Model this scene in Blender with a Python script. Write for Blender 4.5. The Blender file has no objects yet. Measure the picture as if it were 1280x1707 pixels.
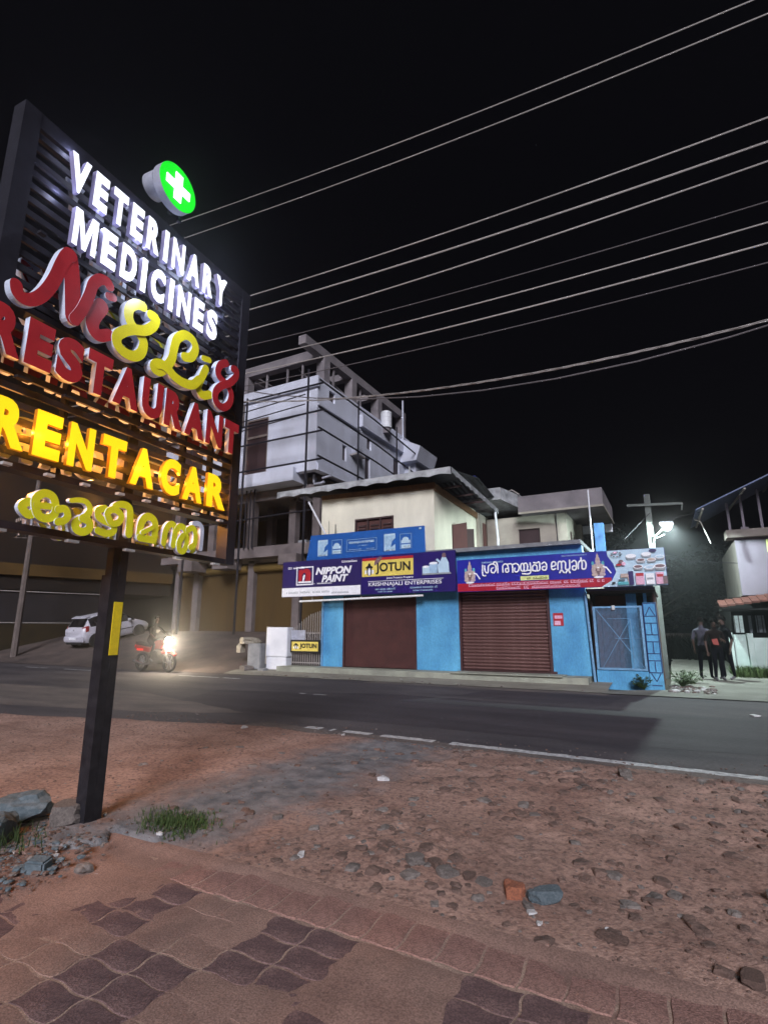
import bpy, bmesh, math, random
from mathutils import Vector, Matrix, noise
R = math.radians
sc = bpy.context.scene
col = sc.collection
rnd = random.Random(7)

# ------------------------------------------------------------------ camera, world, sun, exposure
TH = math.atan(0.2225); YAW = R(118.1)
fw = Vector((math.cos(YAW)*math.cos(TH), math.sin(YAW)*math.cos(TH), math.sin(TH)))
cam = bpy.data.cameras.new('camera'); camo = bpy.data.objects.new('camera', cam); col.objects.link(camo)
camo.location = (0, 0, 1.5); camo.rotation_euler = fw.to_track_quat('-Z', 'Y').to_euler()
cam.sensor_fit = 'HORIZONTAL'; cam.sensor_width = 36; cam.lens = 36*886/1280
cam.clip_start = 0.05; cam.clip_end = 600
sc.camera = camo
w = bpy.data.worlds.new('World'); sc.world = w; w.use_nodes = True
bgn = w.node_tree.nodes['Background']
bgn.inputs[0].default_value = (0.62, 0.60, 1.0, 1); bgn.inputs[1].default_value = 0.0006
sun = bpy.data.lights.new('sun', 'SUN'); suno = bpy.data.objects.new('sun', sun); col.objects.link(suno)
sun.energy = 1.12; sun.angle = R(20); sun.color = (0.98, 0.945, 1.0)
suno.rotation_euler = Vector((-0.36, 0.80, -0.47)).to_track_quat('-Z', 'Y').to_euler()
vs = sc.view_settings
vs.view_transform = 'Standard'; vs.look = 'None'; vs.exposure = 1.9; vs.gamma = 1; vs.use_curve_mapping = False

# ------------------------------------------------------------------ helpers
M = {}
def mat(name, c, rough=0.8, var=0.25, scale=6.0, bump=0.15, bscale=None, metal=0.0, emit=None, es=0.0, c2=None, detail=5, stretch=None, spec=0.4, speck=0.0, spk=140):
    m = bpy.data.materials.new(name); m.use_nodes = True; nt = m.node_tree; b = nt.nodes['Principled BSDF']
    b.inputs['Roughness'].default_value = rough; b.inputs['Metallic'].default_value = metal
    b.inputs['Specular IOR Level'].default_value = spec
    tc = nt.nodes.new('ShaderNodeTexCoord'); mp = nt.nodes.new('ShaderNodeMapping')
    nt.links.new(tc.outputs['Object'], mp.inputs['Vector'])
    if stretch: mp.inputs['Scale'].default_value = stretch
    n = nt.nodes.new('ShaderNodeTexNoise'); n.inputs['Scale'].default_value = scale; n.inputs['Detail'].default_value = detail
    n.inputs['Roughness'].default_value = 0.62
    nt.links.new(mp.outputs[0], n.inputs['Vector'])
    rp = nt.nodes.new('ShaderNodeValToRGB'); rp.color_ramp.elements[0].position = 0.33; rp.color_ramp.elements[1].position = 0.68
    lo = c2 if c2 else tuple(max(0, v*(1-var)) for v in c)
    hi = c if c2 else tuple(min(1, v*(1+var*0.5)) for v in c)
    rp.color_ramp.elements[0].color = (*lo, 1); rp.color_ramp.elements[1].color = (*hi, 1)
    nt.links.new(n.outputs['Fac'], rp.inputs[0]); csrc = rp.outputs[0]
    if speck:
        n3 = nt.nodes.new('ShaderNodeTexNoise'); n3.inputs['Scale'].default_value = spk; n3.inputs['Detail'].default_value = 3; nt.links.new(mp.outputs[0], n3.inputs['Vector'])
        r3 = nt.nodes.new('ShaderNodeValToRGB'); r3.color_ramp.elements[0].position = 0.36; r3.color_ramp.elements[1].position = 0.62
        r3.color_ramp.elements[0].color = (0.45,0.43,0.43,1); r3.color_ramp.elements[1].color = (1.25,1.22,1.2,1); nt.links.new(n3.outputs['Fac'], r3.inputs[0])
        m3 = nt.nodes.new('ShaderNodeMix'); m3.data_type = 'RGBA'; m3.blend_type = 'MULTIPLY'; m3.inputs[0].default_value = speck
        nt.links.new(csrc, m3.inputs[6]); nt.links.new(r3.outputs[0], m3.inputs[7]); csrc = m3.outputs[2]
    nt.links.new(csrc, b.inputs['Base Color'])
    if bump:
        n2 = nt.nodes.new('ShaderNodeTexNoise'); n2.inputs['Scale'].default_value = bscale or scale*6; n2.inputs['Detail'].default_value = 6
        nt.links.new(mp.outputs[0], n2.inputs['Vector'])
        bp = nt.nodes.new('ShaderNodeBump'); bp.inputs['Strength'].default_value = bump; bp.inputs['Distance'].default_value = 0.02
        nt.links.new(n2.outputs['Fac'], bp.inputs['Height']); nt.links.new(bp.outputs[0], b.inputs['Normal'])
    if emit:
        b.inputs['Emission Color'].default_value = (*emit, 1); b.inputs['Emission Strength'].default_value = es
    M[name] = m
    return m

class MB:
    """collects faces, builds ONE mesh object"""
    def __init__(s): s.v = []; s.f = []; s.mi = []
    def poly(s, pts, k=0):
        i = len(s.v); s.v += [tuple(p) for p in pts]; s.f.append(tuple(range(i, i+len(pts)))); s.mi.append(k)
    def box(s, x0, y0, z0, x1, y1, z1, k=0):
        i = len(s.v)
        s.v += [(x0,y0,z0),(x1,y0,z0),(x1,y1,z0),(x0,y1,z0),(x0,y0,z1),(x1,y0,z1),(x1,y1,z1),(x0,y1,z1)]
        for q in ((0,3,2,1),(4,5,6,7),(0,1,5,4),(1,2,6,5),(2,3,7,6),(3,0,4,7)):
            s.f.append(tuple(i+a for a in q)); s.mi.append(k)
        return s
    def hexa(s, P, k=0):
        i = len(s.v); s.v += [tuple(p) for p in P]
        for q in ((0,3,2,1),(4,5,6,7),(0,1,5,4),(1,2,6,5),(2,3,7,6),(3,0,4,7)):
            s.f.append(tuple(i+a for a in q)); s.mi.append(k)
        return s
    def bar(s, a, b, wd, ht=None, k=0, up=(0,0,1)):
        a = Vector(a); b = Vector(b); d = (b-a).normalized(); u = Vector(up)
        if abs(d.dot(u)) > 0.95: u = Vector((0,1,0))
        sx = d.cross(u).normalized()*wd/2; sy = sx.cross(d).normalized()*(ht or wd)/2
        P = [a-sx-sy, a+sx-sy, a+sx+sy, a-sx+sy, b-sx-sy, b+sx-sy, b+sx+sy, b-sx+sy]
        return s.hexa(P, k)
    def tube(s, pts, r, n=8, k=0, r2=None):
        pts = [Vector(p) for p in pts]; m = len(pts); rings = []
        for j, p in enumerate(pts):
            d = (pts[min(j+1, m-1)]-pts[max(j-1, 0)]).normalized()
            u = Vector((0,0,1)) if abs(d.z) < 0.9 else Vector((0,1,0))
            sx = d.cross(u).normalized(); sy = sx.cross(d).normalized()
            rr = r if r2 is None else r+(r2-r)*j/(m-1)
            i = len(s.v); rings.append(i)
            for t in range(n):
                a = 2*math.pi*t/n; q = p+sx*math.cos(a)*rr+sy*math.sin(a)*rr; s.v.append(tuple(q))
        for j in range(m-1):
            for t in range(n):
                s.f.append((rings[j]+t, rings[j]+(t+1)%n, rings[j+1]+(t+1)%n, rings[j+1]+t)); s.mi.append(k)
        s.f.append(tuple(rings[0]+t for t in reversed(range(n)))); s.mi.append(k)
        s.f.append(tuple(rings[-1]+t for t in range(n))); s.mi.append(k)
        return s
    def prism(s, pts, y0, y1, k=0, ks=None):
        """polygon in (x,z) extruded from y0 (front) to y1"""
        ks = k if ks is None else ks
        n = len(pts); i = len(s.v)
        s.v += [(x, y0, z) for x, z in pts]+[(x, y1, z) for x, z in pts]
        s.f.append(tuple(i+a for a in range(n))); s.mi.append(k)
        s.f.append(tuple(i+n+a for a in reversed(range(n)))); s.mi.append(ks)
        for a in range(n):
            b = (a+1) % n
            s.f.append((i+a, i+n+a, i+n+b, i+b)); s.mi.append(ks)
        return s
    def build(s, name, mats, parent=None, loc=None, world=False, smooth=False, bevel=0):
        me = bpy.data.meshes.new(name); vv = s.v
        off = Vector((0,0,0))
        if parent is not None and world: off = wloc(parent)
        if loc is not None and parent is None: off = Vector(loc)
        if off.length > 0: vv = [(a-off.x, b-off.y, c-off.z) for a, b, c in vv]
        me.from_pydata(vv, [], s.f); me.polygons.foreach_set('material_index', s.mi)
        if not isinstance(mats, (list, tuple)): mats = [mats]
        for m in mats: me.materials.append(m if not isinstance(m, str) else M[m])
        bm = bmesh.new(); bm.from_mesh(me)
        if smooth: bmesh.ops.remove_doubles(bm, verts=bm.verts, dist=1e-5)
        bmesh.ops.recalc_face_normals(bm, faces=bm.faces)
        if bevel: bmesh.ops.bevel(bm, geom=bm.edges[:], offset=bevel, segments=2, affect='EDGES', clamp_overlap=True)
        bm.to_mesh(me); bm.free()
        if smooth:
            me.polygons.foreach_set('use_smooth', [True]*len(me.polygons))
        me.update()
        o = bpy.data.objects.new(name, me); col.objects.link(o)
        if parent is not None: o.parent = parent
        elif loc is not None: o.location = loc
        return o
def wloc(o):
    v = Vector(o.location)
    while o.parent is not None: o = o.parent; v += Vector(o.location)
    return v
def tag(o, label=None, cat=None, group=None, kind=None):
    if label: o['label'] = label
    if cat: o['category'] = cat
    if group: o['group'] = group
    if kind: o['kind'] = kind
    return o
def empty(name, loc, label, cat, group=None, rz=0):
    o = bpy.data.objects.new(name, None); col.objects.link(o); o.location = loc; o.rotation_euler.z = rz
    o.empty_display_size = 0.2
    return tag(o, label, cat, group)
def piece(src, parent, loc=(0,0,0), rz=0, scale=None, label=None):
    c = src.copy(); col.objects.link(c); c.parent = parent; c.location = loc; c.rotation_euler.z = rz
    if scale: c.scale = scale
    return c
def B(name, mats, parent, *boxes, world=False, bevel=0):
    if len(boxes) > 1 and name not in ('window_frame', 'frame', 'roof_lip'):
        return [B(name, mats, parent, b, world=world, bevel=bevel) for b in boxes][0]
    m = MB()
    for b in boxes: m.box(*b)
    return m.build(name, mats, parent, world=world, bevel=bevel)
def copy_tree(o, parent=None):
    c = o.copy(); col.objects.link(c)
    if parent is not None: c.parent = parent
    for ch in [x for x in col.objects if x.parent == o]: copy_tree(ch, c)
    return c

# ------------------------------------------------------------------ materials
mat('asphalt', (0.100,0.092,0.100), 0.88, c2=(0.040,0.037,0.047), speck=0.7, spk=60, scale=0.8, bump=0.5, bscale=60, stretch=(0.35,1.3,1), detail=8)
mat('asphalt_dark', (0.062,0.055,0.066), 0.85, c2=(0.034,0.030,0.038), scale=1.1, bump=0.4, bscale=60, stretch=(0.25,1.6,1), detail=9, speck=0.6, spk=60)
mat('asphalt_dusty', (0.17,0.145,0.135), 0.93, c2=(0.085,0.078,0.08), scale=1.6, bump=0.4, bscale=60, stretch=(0.5,1.4,1), detail=9, speck=0.7, spk=60)
mat('old_asphalt', (0.14,0.13,0.13), 0.95, c2=(0.09,0.08,0.08), scale=3, bump=0.4, bscale=60)
mat('lot_dirt', (0.115,0.088,0.080), 0.95, c2=(0.045,0.037,0.037), scale=0.9, bump=0.6, bscale=12, detail=8)
mat('far_ground', (0.05,0.042,0.035), 0.95, scale=0.5)
mat('lane', (0.22,0.225,0.20), 0.92, c2=(0.13,0.13,0.115), scale=1.2, bump=0.4, bscale=25, detail=8)
mat('apron', (0.27,0.265,0.225), 0.92, c2=(0.15,0.14,0.12), scale=1.5, bump=0.4, bscale=20, detail=8, stretch=(0.5,1,1))
mat('step_concrete', (0.34,0.36,0.30), 0.9, c2=(0.20,0.21,0.18), scale=2.2, bump=0.3, detail=8)
mat('road_paint', (0.62,0.64,0.66), 0.8, c2=(0.22,0.23,0.25), scale=14, bump=0.2, detail=8)
mat('paver_buff', (0.30,0.200,0.168), 0.97, c2=(0.19,0.122,0.105), scale=2.6, bump=0.22, bscale=130, detail=10, speck=0.6, spk=110)
mat('paver_dark', (0.20,0.130,0.128), 0.95, c2=(0.085,0.052,0.058), scale=4, bump=0.25, bscale=130, detail=10, speck=0.7, spk=120)
mat('paver_red', (0.31,0.19,0.165), 0.95, c2=(0.21,0.118,0.105), scale=3, bump=0.3, bscale=110, detail=9, speck=0.7, spk=120)
mat('joint_sand', (0.38,0.28,0.23), 0.97, c2=(0.25,0.18,0.15), scale=5, bump=0.3, bscale=130, speck=0.6, spk=120)
mat('rock_grey', (0.23,0.205,0.195), 0.9, c2=(0.085,0.075,0.072), scale=9, bump=0.6, detail=8)
mat('rock_blue', (0.15,0.19,0.22), 0.8, c2=(0.06,0.09,0.11), scale=6, bump=0.6, detail=8)
mat('rock_brown', (0.19,0.125,0.105), 0.93, c2=(0.075,0.052,0.046), scale=9, bump=0.6, detail=8)
mat('rock_orange', (0.40,0.15,0.08), 0.85, c2=(0.18,0.07,0.05), scale=8, bump=0.5, detail=8)
mat('litter', (0.50,0.51,0.53), 0.6, scale=12)
mat('grass', (0.055,0.095,0.022), 0.8, c2=(0.022,0.045,0.012), scale=3, bump=0)
mat('leaf_dark', (0.0028,0.0036,0.0025), 0.95, c2=(0.001,0.0014,0.001), scale=0.8, bump=0)
mat('leaf_mid', (0.07,0.12,0.035), 0.6, c2=(0.03,0.06,0.02), scale=3, bump=0)
mat('bark', (0.07,0.055,0.045), 0.9, scale=8)
# sign
mat('sign_steel', (0.016,0.016,0.026), 0.6, scale=5, bump=0.1, c2=(0.008,0.008,0.014))
mat('pole_black', (0.022,0.022,0.028), 0.42, scale=12, bump=0.12, c2=(0.008,0.008,0.012))
mat('reflective_yellow', (0.80,0.62,0.02), 0.4, var=0.12, scale=20, bump=0.05)
mat('lit_white_face', (0.9,0.9,0.95), 0.4, var=0.05, emit=(0.82,0.86,1.0), es=0.42)
mat('lit_white_side', (0.16,0.15,0.24), 0.4, var=0.1, emit=(0.50,0.46,0.95), es=0.045)
mat('lit_yellow_face', (0.5,0.35,0.02), 0.4, var=0.05, emit=(1.0,0.60,0.004), es=0.30)
mat('lit_yellow_side', (0.30,0.12,0.01), 0.4, var=0.05, emit=(1.0,0.26,0.003), es=0.10)
mat('red_acrylic', (0.52,0.030,0.040), 0.35, var=0.12, scale=4, bump=0.02, c2=(0.38,0.020,0.030))
mat('yellow_acrylic', (0.88,0.80,0.025), 0.35, var=0.1, scale=4, bump=0.02)
mat('lime_acrylic', (0.88,0.90,0.030), 0.35, var=0.1, scale=4, bump=0.02)
mat('letter_side', (0.62,0.68,0.84), 0.4, var=0.08, scale=6, bump=0.02)
mat('letter_back', (0.55,0.57,0.66), 0.5, var=0.15, scale=6, bump=0.02)
mat('green_lit', (0.02,0.7,0.03), 0.35, var=0.03, emit=(0.004,0.80,0.016), es=0.22)
mat('cross_lit', (0.9,0.95,1), 0.35, var=0.03, emit=(0.85,0.97,1.0), es=0.75)
mat('grey_can', (0.36,0.38,0.46), 0.4, scale=6, bump=0.05)
# shops
mat('blue_wall', (0.12,0.42,0.68), 0.62, c2=(0.055,0.24,0.48), scale=1.7, bump=0.2, bscale=30, detail=10, stretch=(1,1,0.45), speck=0.25, spk=25)
mat('blue_dark', (0.05,0.13,0.30), 0.6, scale=5)
mat('navy_line', (0.012,0.03,0.14), 0.6)
mat('shutter_matte', (0.085,0.030,0.028), 0.7, c2=(0.055,0.020,0.020), scale=3, bump=0.1)
mat('shutter_gloss', (0.27,0.155,0.145), 0.34, c2=(0.19,0.10,0.095), scale=6, bump=0.05, metal=0.62, spec=0.8)
mat('shutter_frame', (0.06,0.025,0.028), 0.6)
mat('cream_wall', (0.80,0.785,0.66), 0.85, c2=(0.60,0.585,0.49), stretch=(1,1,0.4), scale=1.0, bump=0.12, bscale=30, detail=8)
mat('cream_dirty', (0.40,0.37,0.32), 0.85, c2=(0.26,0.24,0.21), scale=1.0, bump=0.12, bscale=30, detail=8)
mat('brown_wood', (0.085,0.035,0.032), 0.7, scale=5, stretch=(1,1,0.2))
mat('dark_wood', (0.05,0.028,0.03), 0.7, scale=5, stretch=(1,1,0.2))
mat('roof_sheet', (0.10,0.11,0.13), 0.6, scale=2, c2=(0.05,0.055,0.07))
mat('roof_blue', (0.02,0.03,0.16), 0.5)
mat('fascia', (0.50,0.53,0.56), 0.6, c2=(0.20,0.21,0.23), scale=2.6, bump=0.1, detail=8)
mat('brick_edge', (0.22,0.12,0.06), 0.9, c2=(0.12,0.07,0.04), scale=8)
mat('white_paint', (0.74,0.77,0.84), 0.7, c2=(0.55,0.58,0.66), scale=1.5, bump=0.1)
mat('navy_board', (0.030,0.020,0.125), 0.45, c2=(0.020,0.012,0.085), scale=0.9, bump=0.02)
mat('navy_board_b', (0.022,0.010,0.150), 0.45, c2=(0.014,0.007,0.105), scale=0.9, bump=0.02)
mat('store_blue', (0.018,0.022,0.36), 0.42, c2=(0.012,0.016,0.25), scale=0.8, bump=0.02)
mat('store_red', (0.42,0.012,0.035), 0.42, c2=(0.30,0.010,0.03), scale=0.8, bump=0.02)
mat('flex_blue', (0.016,0.115,0.43), 0.5, c2=(0.012,0.085,0.34), scale=0.7, bump=0.02)
mat('print_white', (0.82,0.84,0.90), 0.5, var=0.08)
mat('print_pale', (0.42,0.60,0.76), 0.5, c2=(0.25,0.42,0.62), scale=8, bump=0)
mat('print_red', (0.42,0.018,0.03), 0.5, var=0.1)
mat('print_pink', (0.72,0.42,0.58), 0.5, var=0.25, scale=30, bump=0)
mat('print_yellow', (0.74,0.60,0.13), 0.5, var=0.1)
mat('print_lime', (0.66,0.72,0.30), 0.5, var=0.1)
mat('print_black', (0.012,0.012,0.016), 0.5)
mat('print_grey', (0.30,0.33,0.38), 0.5, var=0.3, scale=12)
mat('print_sky', (0.50,0.68,0.80), 0.5, c2=(0.40,0.56,0.72), scale=3, bump=0)
mat('print_brown', (0.20,0.12,0.14), 0.5, var=0.4, scale=20)
mat('print_gold', (0.60,0.50,0.42), 0.5, c2=(0.34,0.24,0.26), scale=30, bump=0)
mat('print_skin', (0.52,0.42,0.44), 0.5, c2=(0.36,0.27,0.30), scale=25, bump=0)
mat('print_teal', (0.10,0.42,0.50), 0.5, var=0.3, scale=12)
mat('metal_rail', (0.33,0.31,0.30), 0.6, metal=0.2, scale=9)
mat('aluminium', (0.55,0.56,0.57), 0.45, metal=0.3, scale=9)
mat('blue_frame', (0.16,0.34,0.55), 0.5, scale=9)
mat('tube_white', (0.80,0.82,0.84), 0.35, var=0.05)
mat('concrete_grey', (0.26,0.27,0.29), 0.9, c2=(0.14,0.15,0.17), scale=4, bump=0.5, detail=8)
mat('sack', (0.42,0.40,0.34), 0.85, c2=(0.16,0.13,0.10), scale=8, bump=0.4)
# construction building
mat('raw_white', (0.60,0.64,0.77), 0.9, c2=(0.40,0.42,0.50), scale=0.7, bump=0.15, bscale=12, detail=10, stretch=(1,1,0.4))
mat('raw_concrete', (0.24,0.22,0.24), 0.9, c2=(0.13,0.12,0.135), scale=1.2, bump=0.2, detail=9)
mat('plain_column', (0.18,0.155,0.16), 0.9, c2=(0.10,0.085,0.09), scale=1.5, bump=0.2, detail=8)
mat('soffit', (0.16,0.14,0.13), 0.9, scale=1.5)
mat('ochre_shutter', (0.085,0.052,0.014), 0.75, c2=(0.060,0.035,0.010), scale=0.7, bump=0.05, stretch=(3,1,0.3), detail=8)
mat('ochre_roll', (0.13,0.085,0.022), 0.75, scale=1.5)
mat('interior_dark', (0.050,0.035,0.035), 0.95, scale=1)
mat('window_brown', (0.05,0.032,0.036), 0.35, scale=1)
mat('window_frame', (0.18,0.15,0.14), 0.6)
mat('scaffold', (0.012,0.012,0.02), 0.6)
mat('tank_white', (0.62,0.65,0.70), 0.5, var=0.1)
# left building
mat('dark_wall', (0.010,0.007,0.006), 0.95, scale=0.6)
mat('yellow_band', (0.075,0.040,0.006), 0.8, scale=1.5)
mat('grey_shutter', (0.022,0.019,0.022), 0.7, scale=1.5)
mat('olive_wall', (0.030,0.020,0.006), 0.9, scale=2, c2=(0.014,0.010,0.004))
mat('pole_concrete', (0.15,0.125,0.12), 0.9, scale=3, c2=(0.09,0.075,0.07))
mat('insulator', (0.35,0.28,0.25), 0.4)
# right
mat('lamp_pole', (0.11,0.125,0.12), 0.85, scale=3)
mat('lilac_wall', (0.16,0.14,0.18), 0.85, scale=1, c2=(0.12,0.105,0.13))
mat('mint_wall', (0.46,0.56,0.54), 0.85, scale=1.2, c2=(0.30,0.40,0.38), detail=8)
mat('tile_red', (0.11,0.035,0.026), 0.8, scale=6, c2=(0.06,0.022,0.018))
mat('sheet_blue', (0.11,0.16,0.30), 0.45, scale=2, c2=(0.06,0.09,0.19), stretch=(1,0.3,1))
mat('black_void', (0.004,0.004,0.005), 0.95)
mat('lit_window', (0.6,0.7,0.7), 0.4, emit=(0.72,0.9,0.92), es=0.10, scale=10)
mat('lamp_lens', (1,1,1), 0.3, emit=(0.92,1.0,0.92), es=14.0)
mat('wire', (0.55,0.53,0.52), 0.5, metal=0.3, scale=0.5)
mat('wire_dim', (0.13,0.12,0.13), 0.7, scale=0.5)
# vehicles, people
mat('car_paint', (0.50,0.50,0.58), 0.28, var=0.06, scale=1, bump=0, spec=0.6)
mat('car_glass', (0.010,0.010,0.013), 0.12, bump=0)
mat('rubber', (0.015,0.015,0.016), 0.85)
mat('rim', (0.30,0.30,0.32), 0.4, metal=0.6)
mat('tail_red', (0.30,0.02,0.02), 0.3, bump=0)
mat('tail_on', (0.5,0.02,0.02), 0.3, bump=0, emit=(1,0.03,0.02), es=0.35)
mat('chrome', (0.6,0.6,0.6), 0.2, metal=0.9)
mat('head_on', (1,1,0.9), 0.3, emit=(1.0,0.80,0.50), es=9.0)
mat('bike_red', (0.22,0.018,0.018), 0.35, bump=0)
mat('engine', (0.10,0.09,0.085), 0.5, metal=0.6)
mat('skin', (0.055,0.028,0.020), 0.6, var=0.1)
mat('hair', (0.006,0.005,0.005), 0.95, spec=0.0)
mat('shirt_pale', (0.070,0.070,0.10), 0.9, scale=9, c2=(0.040,0.040,0.060))
mat('shirt_brown', (0.010,0.006,0.006), 0.95, spec=0.1, scale=9)
mat('shirt_black', (0.003,0.003,0.005), 0.95, spec=0.1, scale=9)
mat('trousers', (0.003,0.003,0.006), 0.95, spec=0.1, scale=9)
mat('sandal', (0.10,0.10,0.11), 0.7)
mat('red_cloth', (0.30,0.06,0.05), 0.7)

# soil: reddish earth with the sign board's shadow painted in as blue-grey
def soil_mat():
    m = bpy.data.materials.new('soil'); m.use_nodes = True; nt = m.node_tree; b = nt.nodes['Principled BSDF']; L = nt.links.new
    b.inputs['Roughness'].default_value = 0.96; b.inputs['Specular IOR Level'].default_value = 0.2
    tc = nt.nodes.new('ShaderNodeTexCoord')
    def nz(s, d=8, dist=0):
        n = nt.nodes.new('ShaderNodeTexNoise'); n.inputs['Scale'].default_value = s; n.inputs['Detail'].default_value = d
        n.inputs['Roughness'].default_value = 0.65; n.inputs['Distortion'].default_value = dist; L(tc.outputs['Object'], n.inputs['Vector']); return n
    def ramp(src, a, c0, p, c1):
        r = nt.nodes.new('ShaderNodeValToRGB'); r.color_ramp.elements[0].position = a; r.color_ramp.elements[0].color = (*c0, 1)
        r.color_ramp.elements[1].position = p; r.color_ramp.elements[1].color = (*c1, 1); L(src, r.inputs[0]); return r
    base = ramp(nz(1.3).outputs[0], 0.30, (0.25,0.155,0.128), 0.70, (0.46,0.315,0.262))
    fine = ramp(nz(26).outputs[0], 0.36, (0.34,0.33,0.36), 0.56, (1,1,1))
    mx = nt.nodes.new('ShaderNodeMix'); mx.data_type = 'RGBA'; mx.blend_type = 'MULTIPLY'; mx.inputs[0].default_value = 0.75
    L(base.outputs[0], mx.inputs[6]); L(fine.outputs[0], mx.inputs[7])
    # painted board shadow: distance to the line from the pole foot to the road
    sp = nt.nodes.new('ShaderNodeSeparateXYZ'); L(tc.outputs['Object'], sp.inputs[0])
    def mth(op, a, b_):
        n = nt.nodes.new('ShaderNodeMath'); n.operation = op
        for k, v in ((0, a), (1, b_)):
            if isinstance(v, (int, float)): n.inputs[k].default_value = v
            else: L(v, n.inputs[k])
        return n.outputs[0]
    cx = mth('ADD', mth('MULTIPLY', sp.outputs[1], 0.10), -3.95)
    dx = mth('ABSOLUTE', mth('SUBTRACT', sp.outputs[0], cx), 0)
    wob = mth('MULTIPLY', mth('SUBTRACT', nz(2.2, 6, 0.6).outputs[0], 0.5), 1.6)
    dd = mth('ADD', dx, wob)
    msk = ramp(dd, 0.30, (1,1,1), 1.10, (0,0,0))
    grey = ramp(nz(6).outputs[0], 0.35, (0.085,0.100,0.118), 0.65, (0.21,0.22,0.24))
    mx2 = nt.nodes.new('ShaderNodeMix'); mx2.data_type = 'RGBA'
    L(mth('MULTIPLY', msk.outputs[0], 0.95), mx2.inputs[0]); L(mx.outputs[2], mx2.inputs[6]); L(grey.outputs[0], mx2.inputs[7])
    L(mx2.outputs[2], b.inputs['Base Color'])
    bp = nt.nodes.new('ShaderNodeBump'); bp.inputs['Strength'].default_value = 0.7; bp.inputs['Distance'].default_value = 0.02
    L(nz(55, 10).outputs[0], bp.inputs['Height']); L(bp.outputs[0], b.inputs['Normal'])
    M['soil'] = m
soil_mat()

# ------------------------------------------------------------------ GROUND
g_ = MB(); g_.poly([(-250,-120,-0.06),(200,-120,-0.06),(200,300,-0.06),(-250,300,-0.06)])
tag(g_.build('ground', 'far_ground'), kind='structure')
rd = MB()
rd.poly([(-90,4.2,0),(60,4.2,0),(60,14.6,0),(-90,14.6,0)])
road = tag(rd.build('road', 'asphalt'), 'dark worn asphalt road crossing the view', kind='structure')
# ragged white edge line
def ragged_line(x0, x1, y0, y1, wd, gaps, name='edge_line', z=0.004, rag=0.035):
    m = MB(); x = x0; prev = None
    while x < x1:
        t = (x-x0)/(x1-x0); y = y0+(y1-y0)*t
        a = y-wd/2+rag*noise.noise(Vector((x*6,1,0))); b = y+wd/2+rag*noise.noise(Vector((x*7,5,0)))
        skip = any(g0 < x < g1 for g0, g1 in gaps) or noise.noise(Vector((x*3.1,9,0))) > 0.42
        if prev and not skip: m.poly([(prev[0],prev[1],z),(x,a,z),(x,b,z),(prev[0],prev[2],z)])
        prev = None if skip else (x, a, b)
        x += 0.06
    return m.build(name, 'road_paint', road)
ragged_line(-5.3, 8.0, 7.32, 6.82, 0.155, [(-4.1,-3.95),(-5.0,-4.85),(-3.05,-2.9)])
ragged_line(-60, -12.2, 13.3, 13.3, 0.12, [(-19.5,-15),(-22.5,-21.4),(-26.5,-24.0),(-30,-28)], name='lane_line')
ragged_line(-8.2, -7.4, 11.0, 11.0, 0.10, [], name='lane_dash')

def patch(pts, m, z, name='asphalt_patch', seed=0):
    P_ = []
    n = len(pts)
    for i in range(n):
        a, b = pts[i], pts[(i+1) % n]
        for t in range(14):
            f = t/14; x = a[0]+(b[0]-a[0])*f; y = a[1]+(b[1]-a[1])*f
            P_.append((x+0.10*noise.noise(Vector((x*1.7,y*1.7,seed))), y+0.10*noise.noise(Vector((x*1.7,y*1.7,seed+5))), z))
    mb = MB(); mb.poly(P_); return mb.build(name, m, road)
patch([(-9.5,8.1),(2.6,8.3),(7.0,8.6),(7.0,11.2),(-1.0,11.6),(-6.0,11.9),(-10.5,10.6)], 'asphalt_dark', 0.0022)
patch([(-4.6,12.5),(-1.4,12.3),(-1.1,14.0),(-4.3,14.1)], 'asphalt_dark', 0.0024, seed=3)
patch([(-15.5,5.9),(-8.6,7.3),(-7.2,8.0),(-12.0,9.4),(-20,8.6)], 'asphalt_dusty', 0.0026, seed=6)
patch([(-8.2,14.0),(-1.6,13.95),(-1.5,14.7),(-8.2,14.7)], 'asphalt_dusty', 0.0028, seed=8)
patch([(-6.2,7.35),(4.2,6.9),(4.2,6.5),(-6.3,6.9)], 'asphalt_dusty', 0.0030, seed=9)

# lot sloping up to the unfinished building
def lot_z(x, y):
    t = max(0, min(1, (y-14.7)/5.6)); f = max(0, min(1, (-12.6-x)/2.2))
    return 0.012+(1.42*t)*f+0.05*noise.noise(Vector((x*0.6,y*0.6,3)))*min(1,t*4)
lt = MB(); xs = [-80+0.8*i for i in range(86)]; ys = [14.45+0.45*j for j in range(24)]
for i in range(len(xs)-1):
    for j in range(len(ys)-1):
        q = [(xs[i],ys[j]),(xs[i+1],ys[j]),(xs[i+1],ys[j+1]),(xs[i],ys[j+1])]
        lt.poly([(a,b,lot_z(a,b)) for a,b in q])
tag(lt.build('dirt_lot', 'lot_dirt', smooth=True), 'bare sloping dirt lot in front of the unfinished building', kind='structure')
# concrete verge in front of shops
ap = MB()
N = 60
for i in range(N):
    x0 = -14.2+i*12.6/N; x1 = x0+12.6/N
    f0 = 14.45+0.14*noise.noise(Vector((x0*1.3,0,0))); f1 = 14.45+0.14*noise.noise(Vector((x1*1.3,0,0)))
    ap.poly([(x0,f0,0.016),(x1,f1,0.016),(x1,15.15,0.10),(x0,15.15,0.10)]); ap.poly([(x0,15.15,0.10),(x1,15.15,0.10),(x1,16.2,0.14),(x0,16.2,0.14)])
tag(ap.build('verge', 'apron', smooth=True), 'pale dusty verge between the road and the shops', kind='structure')
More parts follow.
